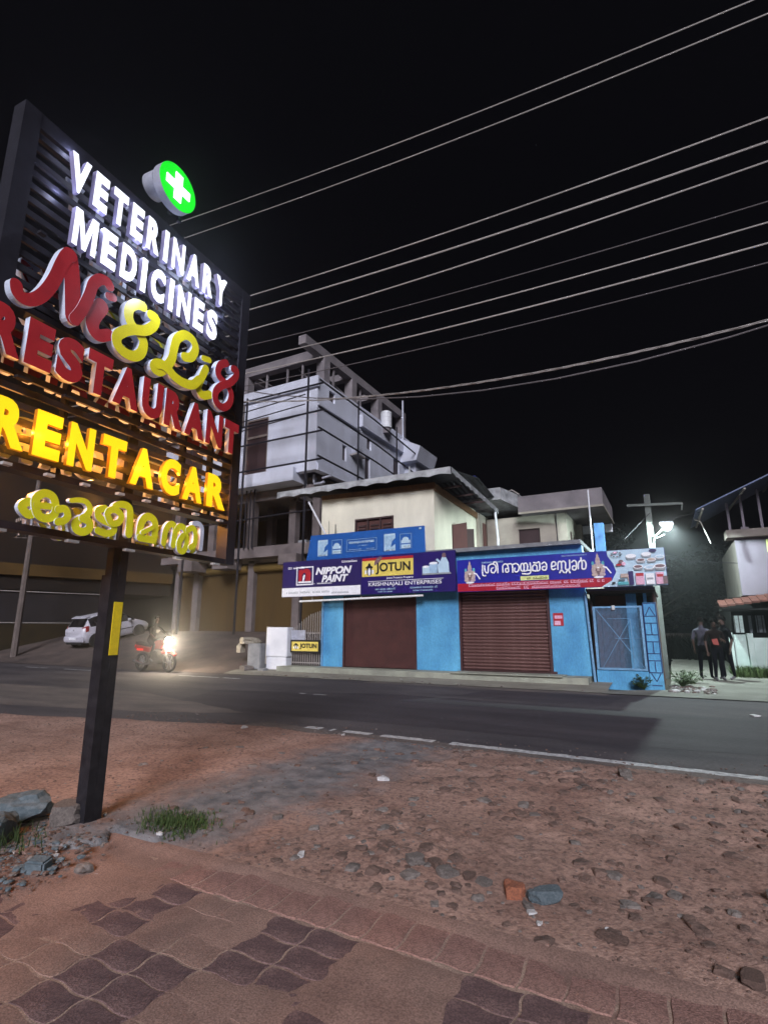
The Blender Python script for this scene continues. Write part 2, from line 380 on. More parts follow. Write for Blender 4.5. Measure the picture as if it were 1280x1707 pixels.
# side lane at right
ln = MB()
for i in range(24):
    y0 = 14.3+i*0.7; y1 = y0+0.7
    def xe(y): return (-1.7 if y < 15.6 else -0.25)+0.10*noise.noise(Vector((0,y*1.4,0))), 6.0 if y < 16.5 else (2.3 if y > 19.2 else 6.0-(y-16.5)*1.35)
    a0, b0 = xe(y0); a1, b1 = xe(y1)
    if y0 > 15.5 or True:
        ln.poly([(a0,y0,0.02+max(0,(y0-15)*0.02)),(b0,y0,0.02+max(0,(y0-15)*0.02)),(b1,y1,0.02+max(0,(y1-15)*0.02)),(a1,y1,0.02+max(0,(y1-15)*0.02))])
tag(ln.build('lane', 'lane', smooth=True), 'pale concrete lane leading away between the shops and the right house', kind='structure')

# near dirt shoulder, bumpy
def soil_edge(x):
    e = 7.02-0.03*(x+4) if x > -6 else 7.08-(-6-x)*0.26
    return max(3.5, e)+0.13*noise.noise(Vector((x*1.1,0,7)))+0.05*noise.noise(Vector((x*5,0,7)))
def soil_z(x, y):
    e = soil_edge(x)-y
    h = 0.045+0.035*noise.noise(Vector((x*0.9,y*0.9,0)))+0.014*noise.noise(Vector((x*4,y*4,1)))
    rough = max(0, min(1, (x+3.8)/1.5))*max(0.05, min(1.25, 0.45+2.2*noise.noise(Vector((x*0.8,y*1.1,40)))))
    h += rough*(0.026*noise.noise(Vector((x*7,y*7,2)))+0.022*abs(noise.noise(Vector((x*15,y*15,4))))*max(0,0.6+2*noise.noise(Vector((x*1.1,y*1.1,14)))))
    h += 0.006*noise.noise(Vector((x*22,y*22,4)))
    k = max(-0.3, min(1, e/0.35)); h = h*k if k > 0 else -0.02
    kk = max(0, min(1, (y-2.86)/0.35)) if x > -3.4 else 1
    return h*kk+(1-kk)*0.022*(1 if y > 2.86 else 0) if k > 0 else -0.03
so = MB(); dx = 0.036; idx = {}
X0, X1, Y0, Y1 = -15.0, 4.2, 0.4, 7.5
def gx(i): return X0+i*dx*(1 if True else 1)
nx = int((X1-X0)/dx); ny = int((Y1-Y0)/dx)
for i in range(nx+1):
    for j in range(ny+1):
        x = X0+i*dx; y = Y0+j*dx
        z = soil_z(x, y)
        if y < 2.90+0.03*noise.noise(Vector((x*4,0,0))) and x > -3.9+0.5*noise.noise(Vector((0,y*2,5))): z = -0.03
        idx[i,j] = len(so.v); so.v.append((x,y,z))
for i in range(nx):
    for j in range(ny):
        q = (idx[i,j],idx[i+1,j],idx[i+1,j+1],idx[i,j+1])
        if max(so.v[k][2] for k in q) > -0.028: so.f.append(q); so.mi.append(0)
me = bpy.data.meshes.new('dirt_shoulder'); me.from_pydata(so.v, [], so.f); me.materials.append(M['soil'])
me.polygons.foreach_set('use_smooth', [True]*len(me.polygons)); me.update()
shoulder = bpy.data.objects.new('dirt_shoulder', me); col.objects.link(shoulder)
tag(shoulder, 'reddish bare earth shoulder strewn with stones', kind='structure')

# pavement of wavy interlocking pavers
sd = MB(); sd.box(-9.0,-1.0,-0.05,4.0,2.93,0.0145)
pav = tag(sd.build('pavement', 'joint_sand'), 'paved forecourt with dark and buff chequered pavers and red border', kind='structure')
def wavy(x0, y0, x1, y1, amp, h, name, m, seed=0):
    def edge(a, b, n=6):
        out = []
        for t in range(n):
            f = t/n; px = a[0]+(b[0]-a[0])*f; py = a[1]+(b[1]-a[1])*f
            vx = abs(b[1]-a[1]) > abs(b[0]-a[0])
            ww = amp*math.sin(f*2*math.pi if (b[0]+b[1] > a[0]+a[1]) else (1-f)*2*math.pi)
            out.append((px+ww, py) if vx else (px, py+ww))
        return out
    g = 0.0052
    P = [(x0+g,y0+g),(x1-g,y0+g),(x1-g,y1-g),(x0+g,y1-g)]
    pts = []
    for k in range(4): pts += edge(P[k], P[(k+1)%4])
    b = MB(); n = len(pts); cx = (x0+x1)/2; cy = (y0+y1)/2
    lo = [(x-cx, y-cy, 0) for x, y in pts]; mi = [(x-cx, y-cy, h-0.005) for x, y in pts]
    hi = [((x-cx)*0.975, (y-cy)*0.965, h) for x, y in pts]
    b.v = lo+mi+hi
    for r_ in (0, n):
        for t in range(n): b.f.append((r_+t, r_+(t+1)%n, r_+n+(t+1)%n, r_+n+t)); b.mi.append(0)
    b.f.append(tuple(range(2*n, 3*n))); b.mi.append(0)
    return b.build(name, m)
CW = 0.53
protoD = wavy(0,0,CW/2,CW/3,0.009,0.020,'paver','paver_dark'); protoD.parent = pav; protoD['kindtmp'] = 1
protoB = wavy(0,0,CW/2,CW/3,0.009,0.020,'paver','paver_buff'); protoB.parent = pav
usedD = usedB = False
cnt = 0
for r_ in range(0, 3):
    for c_ in range(-10, 6):
        x0 = -3.09+CW*c_; y0 = 2.58-CW*(r_+1)
        if x0 < -5.2+r_*0.4 or x0 > 0.9-r_*0.55: continue
        dark = (c_+r_) % 2 == 0
        src = protoD if dark else protoB
        for a in range(2):
            for b_ in range(3):
                px = x0+(a+0.5)*CW/2; py = y0+(b_+0.5)*CW/3
                if dark and not usedD: o = src; usedD = True
                elif (not dark) and not usedB: o = src; usedB = True
                else: o = src.copy(); col.objects.link(o); o.parent = pav
                # dust buries buff pavers almost to their tops
                o.location = (px, py, rnd.uniform(-0.0035, 0.0005) if dark else rnd.uniform(-0.0045, -0.0015))
                o.rotation_euler = (rnd.uniform(-.01,.01), rnd.uniform(-.01,.01), rnd.uniform(-.02,.02))
                cnt += 1
del protoD['kindtmp']
pr = wavy(0,0,0.19,0.29,0.006,0.03,'kerb_stone','paver_red'); pr.parent = pav
for i in range(24):
    o = pr if i == 0 else pr.copy()
    if i: col.objects.link(o); o.parent = pav
    o.location = (-2.97+0.193*i, 2.735+0.005*math.sin(i*2.1), rnd.uniform(-0.012,-0.008)); o.rotation_euler = (rnd.uniform(-.015,.015), rnd.uniform(-.015,.015), rnd.uniform(-.03,.03))
# thin dust drifts over the pavers (real sheet, rises above the pavers where the dust lies)
du = MB(); idx = {}
nx = int(6.4/0.035); ny = int(2.1/0.035)
for i in range(nx+1):
    for j in range(ny+1):
        x = -5.4+i*0.035; y = 0.85+j*0.035
        h = 0.0150+0.017*noise.noise(Vector((x*1.5,y*1.5,11)))+0.006*noise.noise(Vector((x*6,y*6,12)))+0.002*noise.noise(Vector((x*25,y*25,12)))
        c_ = math.floor((x+3.09)/CW); r_ = math.floor((2.58-y)/CW)
        if y < 2.58 and (c_+r_) % 2 == 0:
            ex = min((x+3.09) % CW, CW-(x+3.09) % CW); ey = min((2.58-y) % CW, CW-(2.58-y) % CW); h -= 0.0055*min(1, min(ex, ey)/0.07)
        if x < -2.6: h += 0.013*min(1, (-2.6-x)/1.1)
        if y > 2.57: h -= 0.004
        if y > 2.80: h += 0.02*(y-2.80)/0.1
        idx[i,j] = len(du.v); du.v.append((x,y,min(h, 0.034)))
for i in range(nx):
    for j in range(ny): du.f.append((idx[i,j],idx[i+1,j],idx[i+1,j+1],idx[i,j+1])); du.mi.append(0)
dus = tag(du.build('dust_layer', 'paver_buff', smooth=True), 'thin reddish dust lying over the paved forecourt', 'dust', kind='stuff')

# ------------------------------------------------------------------ STONES AND LITTER
def rock_mesh(seed, m, sub=2, flat=0.6):
    bm = bmesh.new(); bmesh.ops.create_icosphere(bm, subdivisions=sub, radius=1)
    for v in bm.verts:
        n = noise.noise(v.co*0.9+Vector((seed*7.3,0,0)))*0.7+noise.noise(v.co*2.3+Vector((0,seed*3.1,0)))*0.22
        v.co *= 1+n
        for ax in range(3):
            c = v.co[ax]; lim = 0.72+0.1*((seed*(ax+2)) % 3)
            v.co[ax] = max(-lim, min(lim, c))
        v.co.z *= flat
    me = bpy.data.meshes.new('rock'); bm.to_mesh(me); bm.free(); me.materials.append(M[m]); return me
rocks = [rock_mesh(i, ['rock_grey','rock_brown','rock_brown'][i%3]) for i in range(9)]
def rock(name, x, y, s, m, label, group=None, seed=1, flat=0.6, z=None, sc3=None):
    me = rock_mesh(seed, m, 3, flat); me.name = name
    o = bpy.data.objects.new(name, me); col.objects.link(o)
    o.location = (x, y, soil_z(x,y)+s*0.18 if z is None else z); o.scale = sc3 or (s, s*0.8, s*0.8); o.rotation_euler.z = seed*1.7
    return tag(o, label, 'stone', group)
rock('stone', -0.95, 3.35, 0.095, 'rock_orange', 'orange stone beside the blue-grey one on the dirt, right foreground', seed=3, flat=0.8)
rock('stone', -0.79, 3.36, 0.10, 'rock_blue', 'blue-grey round stone beside the orange stone on the dirt', seed=4, flat=0.8)
rock('stone', -0.85, 3.24, 0.040, 'rock_grey', 'small grey stone in front of the orange stone', seed=5)
rock('stone', -1.60, 3.42, 0.075, 'rock_grey', 'leftmost grey stone of the cluster right of centre on the dirt', seed=6)
rock('stone', -1.47, 3.45, 0.060, 'rock_brown', 'dark brown stone in the middle of the cluster right of centre', seed=7)
rock('stone', -1.36, 3.36, 0.070, 'rock_grey', 'rightmost grey stone of the cluster right of centre on the dirt', seed=8)
rock('stone', -1.14, 3.38, 0.060, 'rock_grey', 'flat grey stone just left of the orange stone', seed=9, flat=0.4)
rock('stone', -1.24, 3.40, 0.045, 'rock_brown', 'small brown stone left of the flat grey stone', seed=10)
rock('stone', -0.42, 3.12, 0.060, 'rock_brown', 'long brown stone by the red border, right of the orange stone', seed=11, flat=0.4, sc3=(0.09,0.04,0.05))
rock('stone', 0.14, 3.06, 0.075, 'rock_brown', 'dark flat stone close to the red border at far right', seed=12, flat=0.5)
rock('stone', 0.36, 3.9, 0.075, 'rock_grey', 'rounded grey stone in the dirt near the right edge', seed=13)
rock('stone', -0.6, 6.35, 0.10, 'rock_grey', 'pale angular stone beside the white road line at right', seed=14)
rock('stone', -2.95, 3.72, 0.055, 'rock_grey', 'lone pale grey stone right of the grass tuft by the pole', seed=15)
rock('rubble_block', -4.36, 2.36, 0.20, 'rock_blue', 'large pale blue-grey rubble block left of the sign pole foot', seed=16, flat=0.8, sc3=(0.22,0.17,0.17), z=0.13)
rock('rubble_block', -4.62, 2.70, 0.20, 'rock_blue', 'flat-topped blue-grey slab behind the large rubble block', seed=17, flat=0.45, sc3=(0.24,0.20,0.22), z=0.17)
rock('rubble_block', -4.25, 2.82, 0.13, 'rock_grey', 'rough grey concrete lump touching the sign pole', seed=18, flat=0.8, sc3=(0.16,0.14,0.16), z=0.11)
b_ = MB(); b_.box(-0.065,-0.05,0,0.065,0.05,0.085); o = b_.build('concrete_chunk', 'rock_blue', loc=None, bevel=0.012); o.location = (-3.66,2.27,0.02); o.rotation_euler = (0.1,0.05,0.4)
tag(o, 'squared pale concrete chunk in front of the rubble beside the pole', 'concrete chunk')
# many rocks: one stuff object
def scatter(name, label, n, area, smin, smax, dens, mats, sub=1, lift=0.1):
    vs_, fs, mi = [], [], []
    base = []
    for i in range(8):
        me_ = rock_mesh(i+20, 'rock_grey', sub, 0.55); base.append(([v.co.copy() for v in me_.vertices], [tuple(p.vertices) for p in me_.polygons]))
    k = 0; tries = 0
    while k < n and tries < n*30:
        tries += 1
        x = rnd.uniform(area[0], area[1]); y = rnd.uniform(area[2], area[3])
        if rnd.random() > dens(x, y): continue
        s = smin+(smax-smin)*rnd.random()**3
        bv, bf = base[rnd.randrange(8)]; a = rnd.uniform(0,6.28); ca, sa = math.cos(a), math.sin(a); sx = rnd.uniform(.7,1.3); off = len(vs_)
        z = soil_z(x,y)
        for c in bv:
            px, py = c.x*sx*s, c.y*s
            vs_.append((x+px*ca-py*sa, y+px*sa+py*ca, z+c.z*s*0.9+s*lift))
        m_ = rnd.randrange(len(mats))
        for f in bf: fs.append(tuple(off+q for q in f)); mi.append(m_)
        k += 1
    me_ = bpy.data.meshes.new(name); me_.from_pydata(vs_, [], fs); me_.polygons.foreach_set('material_index', mi)
    for q in mats: me_.materials.append(M[q])
    me_.update(); o = bpy.data.objects.new(name, me_); col.objects.link(o)
    return tag(o, label, 'rubble', kind='stuff')
def dens_r(x, y):
    if x > -3.4 and y < 2.95: return 0
    if y > soil_edge(x)-0.1: return 0
    c = noise.noise(Vector((x*1.3,y*1.3,30)))
    base = 0.55 if x > -2.6 else (0.22 if x > -3.8 else 0.05)
    return max(0, base*(0.35+1.9*max(0, c+0.12)))
scatter('embedded_rubble', 'scattered grey and brown stones half buried in the reddish dirt', 1900, (-6,3.6,2.2,7.0), 0.010, 0.066, dens_r, ['rock_brown','rock_brown','rock_grey','rock_brown'], 2, -0.05)
def dens_g(x, y):
    if x > -3.2 and y < 2.9: return 0
    if y > soil_edge(x)-0.03: return 0
    return 0.8 if noise.noise(Vector((x*2.3,y*2.3,31))) > -0.05 else 0.22
scatter('gravel', 'fine gravel and grit over the dirt shoulder', 6500, (-9,3.6,1.2,7.1), 0.004, 0.017, dens_g, ['rock_brown','rock_grey','rock_brown'], 1, 0.1)
def dens_c(x, y): return max(0, 1-math.hypot((x+4.1)/0.75,(y-2.25)/0.65))
scatter('pole_foot_rubble', 'broken grey gravel and rubble around the sign pole foot', 1100, (-4.9,-3.3,1.5,3.1), 0.005, 0.030, dens_c, ['rock_grey','rock_blue','rock_brown'], 1, 0.2)
def litter(x, y, s, label, z=None, gnd=None):
    m = MB(); pts = [(s*math.cos(a)*rnd.uniform(.5,1.1), s*math.sin(a)*rnd.uniform(.35,.8)) for a in [i*1.05 for i in range(6)]]
    top = [(p[0],p[1],0.006+rnd.random()*s*0.35) for p in pts]; bot = [(p[0]*.95,p[1]*.95,0) for p in pts]
    n = 6; m.v = bot+top+[(0,0,s*0.25)]
    for t in range(n): m.f.append((t,(t+1)%n,n+(t+1)%n,n+t)); m.mi.append(0); m.f.append((n+t,n+(t+1)%n,2*n)); m.mi.append(0)
    o = m.build('paper_scrap', 'litter'); o.location = (x, y, (soil_z(x,y) if z is None else z)+0.004); o.rotation_euler.z = rnd.uniform(0,3)
    return tag(o, label, 'litter')
litter(-0.82,3.18,0.040,'crumpled white scrap in front of the blue-grey stone')
litter(-0.76,3.10,0.030,'small white scrap just below the crumpled scrap by the stones')
litter(-0.45,3.20,0.016,'tiny white scrap right of the blue-grey stone by the border')
litter(-3.72,2.42,0.024,'tiny white scrap on the dirt just right of the pole foot')
litter(-3.42,2.98,0.040,'white scraps lying in the grass tuft right of the pole')
litter(-3.32,2.46,0.055,'pale flattened wrapper on the dirt between pole and dark pavers')
litter(-2.7,5.05,0.10,'long pale scrap on the dirt right of the grey painted shadow', )
litter(-2.35,3.22,0.05,'pale scrap on the dirt just above the red border, left of centre')
litter(-4.14,3.05,0.03,'bright scrap on top of the rubble left of the pole')
litter(-5.9,6.55,0.09,'white scrap at the near road edge, left of the line')
litter(-4.35,6.9,0.05,'small pale scrap near the start of the white line')
litter(1.1,11.9,0.12,'white scrap lying alone on the asphalt at far right', z=0.0)
litter(-7.3,14.75,0.06,'small white scrap on the verge below the plain brown shutter', z=0.07)

# ------------------------------------------------------------------ plants
def blades(name, label, n, fx, area, h, wd, m='grass', kind='stuff', cat='grass', zf=None):
    vs_, fs = [], []
    for _ in range(n):
        x, y = fx()
        z = zf(x,y) if zf else 0.0
        a = rnd.uniform(0,6.28); hh = h*rnd.uniform(.45,1.1); le = rnd.uniform(.2,.9)*hh; c, s = math.cos(a), math.sin(a); w2 = wd*rnd.uniform(.6,1.2)
        i = len(vs_)
        vs_ += [(x-s*w2,y+c*w2,z),(x+s*w2,y-c*w2,z),(x+c*le*.4+s*w2*.7,y+s*le*.4-c*w2*.7,z+hh*.6),(x+c*le*.4-s*w2*.7,y+s*le*.4+c*w2*.7,z+hh*.6),(x+c*le,y+s*le,z+hh)]
        fs += [(i,i+1,i+2,i+3),(i+3,i+2,i+4)]
    me_ = bpy.data.meshes.new(name); me_.from_pydata(vs_, [], fs); me_.materials.append(M[m]); me_.update()
    o = bpy.data.objects.new(name, me_); col.objects.link(o); return tag(o, label, cat, kind=kind)
def gauss(cx, cy, sx, sy): return lambda: (rnd.gauss(cx,sx), rnd.gauss(cy,sy))
blades('grass_tuft', 'low green grass patch on the dirt right of the sign pole', 1100, gauss(-3.50,3.22,0.15,0.11), None, 0.05, 0.004, zf=soil_z)
blades('weeds', 'green weeds growing around the rubble left of the pole', 260, gauss(-4.25,2.33,0.16,0.10), None, 0.10, 0.004, zf=lambda x,y: 0.08)
blades('grass_strip', 'rough grass strip at the foot of the pale green compound wall', 2600, lambda: (rnd.uniform(1.75,7), rnd.uniform(20.0,21.0)), None, 0.38, 0.018, zf=lambda x,y: 0.05)
blades('wall_foot_grass', 'dark grass beside the lane in front of the compound wall end', 900, lambda: (rnd.uniform(1.45,2.9), rnd.uniform(19.6,21.6)), None, 0.35, 0.018, zf=lambda x,y: 0.08)
def weed(x, y, z, s, n, label, m='leaf_mid', spread=1.0):
    root = empty('weed_plant', (x,y,z), label, 'plant')
    f = MB(); st = MB()
    for i in range(n):
        a = rnd.uniform(0,6.28); r = s*spread*rnd.uniform(.2,.9); hz = s*rnd.uniform(.3,1)
        c = Vector((math.cos(a)*r, math.sin(a)*r, hz)); st.tube([(0,0,0), c*0.6+Vector((0,0,.02)), c], 0.006, 4)
        for k in range(5):
            b = rnd.uniform(0,6.28); l = s*rnd.uniform(.18,.34); d = Vector((math.cos(b),math.sin(b),rnd.uniform(-.5,.5)))*l; p = c*rnd.uniform(.6,1.0)
            q = d.cross(Vector((0,0,1))).normalized()*l*0.3
            f.poly([p,p+d*.5+q,p+d,p+d*.5-q])
    f.build('foliage', m, root); st.build('stem', 'leaf_mid', root)
weed(-0.85,15.80,0.0,0.34,34,'bushy weed growing against the foot of the blue kiosk')
weed(0.02,16.6,0.05,0.42,40,'leafy green and yellow weed beside the right end of the blue kiosk')
weed(0.25,17.6,0.05,0.40,30,'low weed clump in the rubble just behind the kiosk corner')
def dens_k(x, y): return 0.8
_sz = soil_z
soil_z = lambda x, y: 0.002
scatter('road_grit', 'loose grit and small stones strewn along the near edge of the road', 1500, (-9,4.5,6.6,8.2), 0.003, 0.022, lambda x, y: max(0, 1-(y-6.9)/1.1)**2, ['rock_grey','rock_brown','rock_brown'], 1, 0.2)
soil_z = lambda x, y: 0.03
scatter('roadside_rubble', 'pale stones and rubbish heaped at the right foot of the blue kiosk', 220, (-0.25,0.75,15.2,16.9), 0.015, 0.10, dens_k, ['rock_grey','litter','rock_grey','rock_brown'], 1, 0.2)
scatter('verge_grit', 'stones and grit along the far edge of the road', 260, (-14,-1.6,14.5,15.1), 0.01, 0.05, dens_k, ['rock_grey','rock_brown','rock_grey'], 1, 0.2)
soil_z = _sz

def tree(x, y, h, cr, label, group='dark trees behind the lane', base=0.0):
    root = empty('tree', (x,y,base), label, 'tree', group)
    t = MB(); t.tube([(0,0,0),(0.1,0.05,h*.3),(0.0,0.1,h*.6),(0.1,0,h*.85)], 0.16*h/6, 8, r2=0.04)
    for i in range(7):
        a = i*0.9+rnd.random(); z0 = h*rnd.uniform(.35,.7); t.tube([(0.05,0.05,z0),(math.cos(a)*cr*.45,math.sin(a)*cr*.45,z0+h*.12),(math.cos(a)*cr*.8,math.sin(a)*cr*.8,z0+h*.2)], 0.05, 5, r2=0.015)
    t.build('trunk', 'bark', root)
    vs_, fs = [], []
    for c in range(26):
        a = rnd.uniform(0,6.28); rr = cr*rnd.uniform(.1,.9)**0.6; cz = h*rnd.uniform(.38,1.0); c0 = Vector((math.cos(a)*rr, math.sin(a)*rr, cz)); cs = cr*rnd.uniform(.22,.42)
        for _ in range(170):
            d = Vector((rnd.gauss(0,1),rnd.gauss(0,1),rnd.gauss(0,.8))).normalized()*cs*rnd.uniform(.5,1.0); p = c0+d
            l = rnd.uniform(.10,.20); u = Vector((rnd.gauss(0,1),rnd.gauss(0,1),rnd.gauss(0,.6))).normalized()*l; v = u.cross(d).normalized()*l*.4
            i = len(vs_); vs_ += [p-u, p+v, p+u, p-v]; fs.append((i,i+1,i+2,i+3))
    me_ = bpy.data.meshes.new('crown'); me_.from_pydata(vs_, [], fs); me_.materials.append(M['leaf_dark']); me_.update()
    o = bpy.data.objects.new('crown', me_); col.objects.link(o); o.parent = root
for (x,y,h,cr,l) in [(-0.9,33,5.2,3.4,'dark tree closing the view at the far end of the lane'),(2.2,36,6.0,3.6,'dark tree right of the lane end, behind the compound wall'),
                     (-4.5,37,7.6,3.6,'dark tree rising behind the flat-roofed cream house'),(-9.5,40,9.5,3.8,'tall dark tree behind the roof gap between house and unfinished block')]:
    tree(x,y,h,cr,l)
blades('blackout_foliage', 'added near-black foliage standing in for darkness at the far end of the lane', 5000, lambda: (rnd.uniform(-3.5,3.5), rnd.uniform(27,33)), None, 1.3, 0.05, m='leaf_dark', cat='blackout_foliage')  # made-up foliage, near black, hides sunlit ground so the lane end reads dark

# ------------------------------------------------------------------ ROADSIDE SIGN
SA = R(93.7)
sign = empty('roadside_sign', (-4.03,2.86,0), 'tall lit signboard on a black pole reading veterinary medicines, restaurant, rent a car', 'signboard', rz=SA)
pm = MB(); pm.box(-0.02,0.055,-0.1,0.055,0.165,1.95); pm.box(0.057,0.055,-0.1,0.13,0.165,2.18); pm.box(0.0,0.075,1.95,0.0555,0.155,2.18); pm.box(0.02,0.06,2.24,0.11,0.10,5.25)
pm.build('pole', 'pole_black', sign, bevel=0)
B('base_plate', 'pole_black', sign, (-0.06,-0.05,0.0,0.22,0.16,0.03))
B('warning_stripe', 'reflective_yellow', sign, (0.035,0.048,1.30,0.118,0.054,1.73))
F0, F1, Z0, Z1 = -1.27, 1.40, 2.18, 5.44
m = MB()
for (a,b) in ((F0,F0+0.13),(F1-0.13,F1)): m.box(a,-0.02,Z0,b,0.12,Z1)
for z in (Z0, 2.60, 3.78): m.box(F0+0.131,-0.015,z,F1-0.131,0.115,z+0.05)
m.box(F0+0.131,-0.018,Z1-0.13,F1-0.131,0.118,Z1-0.002)
m.build('frame', 'sign_steel', sign)
s0 = B('slat', 'sign_steel', sign, (F0+0.131,-0.006,0,F1-0.131,0.018,0.050))
k = 0; z = 2.70
while z < Z1-0.2:
    if not (3.73 < z < 3.83):
        if k == 0: s0.location.z = z
        else: piece(s0, sign, (0,0,z))
        k += 1
    z += 0.115
for sx in (-0.62, 0.62, 1.0):
    B('rib', 'sign_steel', sign, (sx,0.03,2.66,sx+0.035,0.09,Z1-0.14))

def glyph(ch, rect, y0, y1, mats, name='letter', parent=sign, off=0.045, shear=0.0, fontw=0.62):
    """bold block capital, cut as a solid, fitted to rect=(x0,z0,x1,z1); front at y0, back at y1"""
    if ch == 'I':
        mb = MB(); w_ = rect[2]-rect[0]; mb.prism([(rect[0]+.1*w_,rect[1]),(rect[0]+.1*w_,rect[3]),(rect[2]-.1*w_,rect[3]),(rect[2]-.1*w_,rect[1])], y0, y1, 0, len(mats)-1)
        return mb.build(name, list(mats), parent)
    if ch == 'M':
        mb = MB(); mb.prism([(rect[0]+a*(rect[2]-rect[0]), rect[1]+b*(rect[3]-rect[1])) for a, b in ((0,0),(0,1),(.29,1),(.5,.40),(.71,1),(1,1),(1,0),(.79,0),(.79,.68),(.585,0),(.415,0),(.21,.68),(.21,0))], y0, y1, 0, len(mats)-1)
        return mb.build(name, list(mats), parent)
    c = bpy.data.curves.new('t', 'FONT'); c.body = ch; c.offset = off; c.extrude = 0.5; c.shear = shear; c.resolution_u = 4
    o = bpy.data.objects.new('t', c); col.objects.link(o); bpy.context.view_layer.update()
    me_ = bpy.data.meshes.new_from_object(o.evaluated_get(bpy.context.evaluated_depsgraph_get()))
    bpy.data.objects.remove(o); bpy.data.curves.remove(c)
    xs_ = [v.co.x for v in me_.vertices]; ys_ = [v.co.y for v in me_.vertices]
    ax, bx, ay, by = min(xs_), max(xs_), min(ys_), max(ys_)
    cap = by-ay
    nz_ = [abs(p.normal.z) for p in me_.polygons]
    for v in me_.vertices:
        x = rect[0]+(v.co.x-ax)/(bx-ax)*(rect[2]-rect[0]); z_ = rect[1]+(v.co.y-ay)/cap*(rect[3]-rect[1]); y = y0 if v.co.z > 0 else y1
        v.co = (x, y, z_)
    me_.materials.clear()
    for q in mats: me_.materials.append(M[q])
    if len(mats) > 1: me_.polygons.foreach_set('material_index', [0 if a > 0.9 else 1 for a in nz_])
    me_.update(); me_.name = name
    oo = bpy.data.objects.new(name, me_); col.objects.link(oo); oo.parent = parent
    return oo
WR = {'I':0.42,'M':1.28,'N':1.04,'V':1.12,'A':1.12,'Y':1.08,'T':0.98,'E':0.86,'R':0.98,'D':1.0,'C':0.98,'S':0.95,'U':1.0,'O':1.1,'P':.92,'L':.8,'H':1.05,'K':1.0,'J':.7,'W':1.5,'F':.85,'G':1.05,'B':.95,' ':0.45}
def row(text, x0, x1, z0, z1, y0, y1, mats, gap=0.16, off=0.045, parent=sign, shear=0.0, name='letter'):
    tot = sum(WR[c] for c in text)+gap*(len(text)-1); k = (x1-x0)/tot; x = x0; out = []
    for c in text:
        wc = WR[c]*k
        if c != ' ': out.append(glyph(c, (x,z0,x+wc,z1), y0, y1, mats, off=off*(0.35 if c == 'M' else 0.8 if c in 'NW' else 1), parent=parent, shear=shear, name=name))
        x += wc+gap*k
    return out
WH = ['lit_white_face','lit_white_side']; YE = ['lit_yellow_face','lit_yellow_side']; RE = ['red_acrylic','letter_side']
front = []
front += row('VETERINARY', -0.925, 0.905, 4.935, 5.27, -0.105, -0.055, WH, off=0.052, gap=0.30)
front += row('MEDICINES', -0.835, 0.805, 4.480, 4.815, -0.105, -0.055, WH, off=0.052, gap=0.30)
front += row('RESTAURANT', -1.30, 1.235, 3.345, 3.70, -0.115, -0.06, RE, off=0.065, gap=0.13)
for ch, a, b in (('R',-1.17,-0.945),('E',-0.885,-0.685),('N',-0.625,-0.415),('T',-0.345,-0.12),('A',-0.06,0.19),('C',0.265,0.49),('A',0.53,0.79),('R',0.85,1.125)):
    front.append(glyph(ch, (a,2.715,b,3.06), -0.090, -0.055, YE, off=0.055))

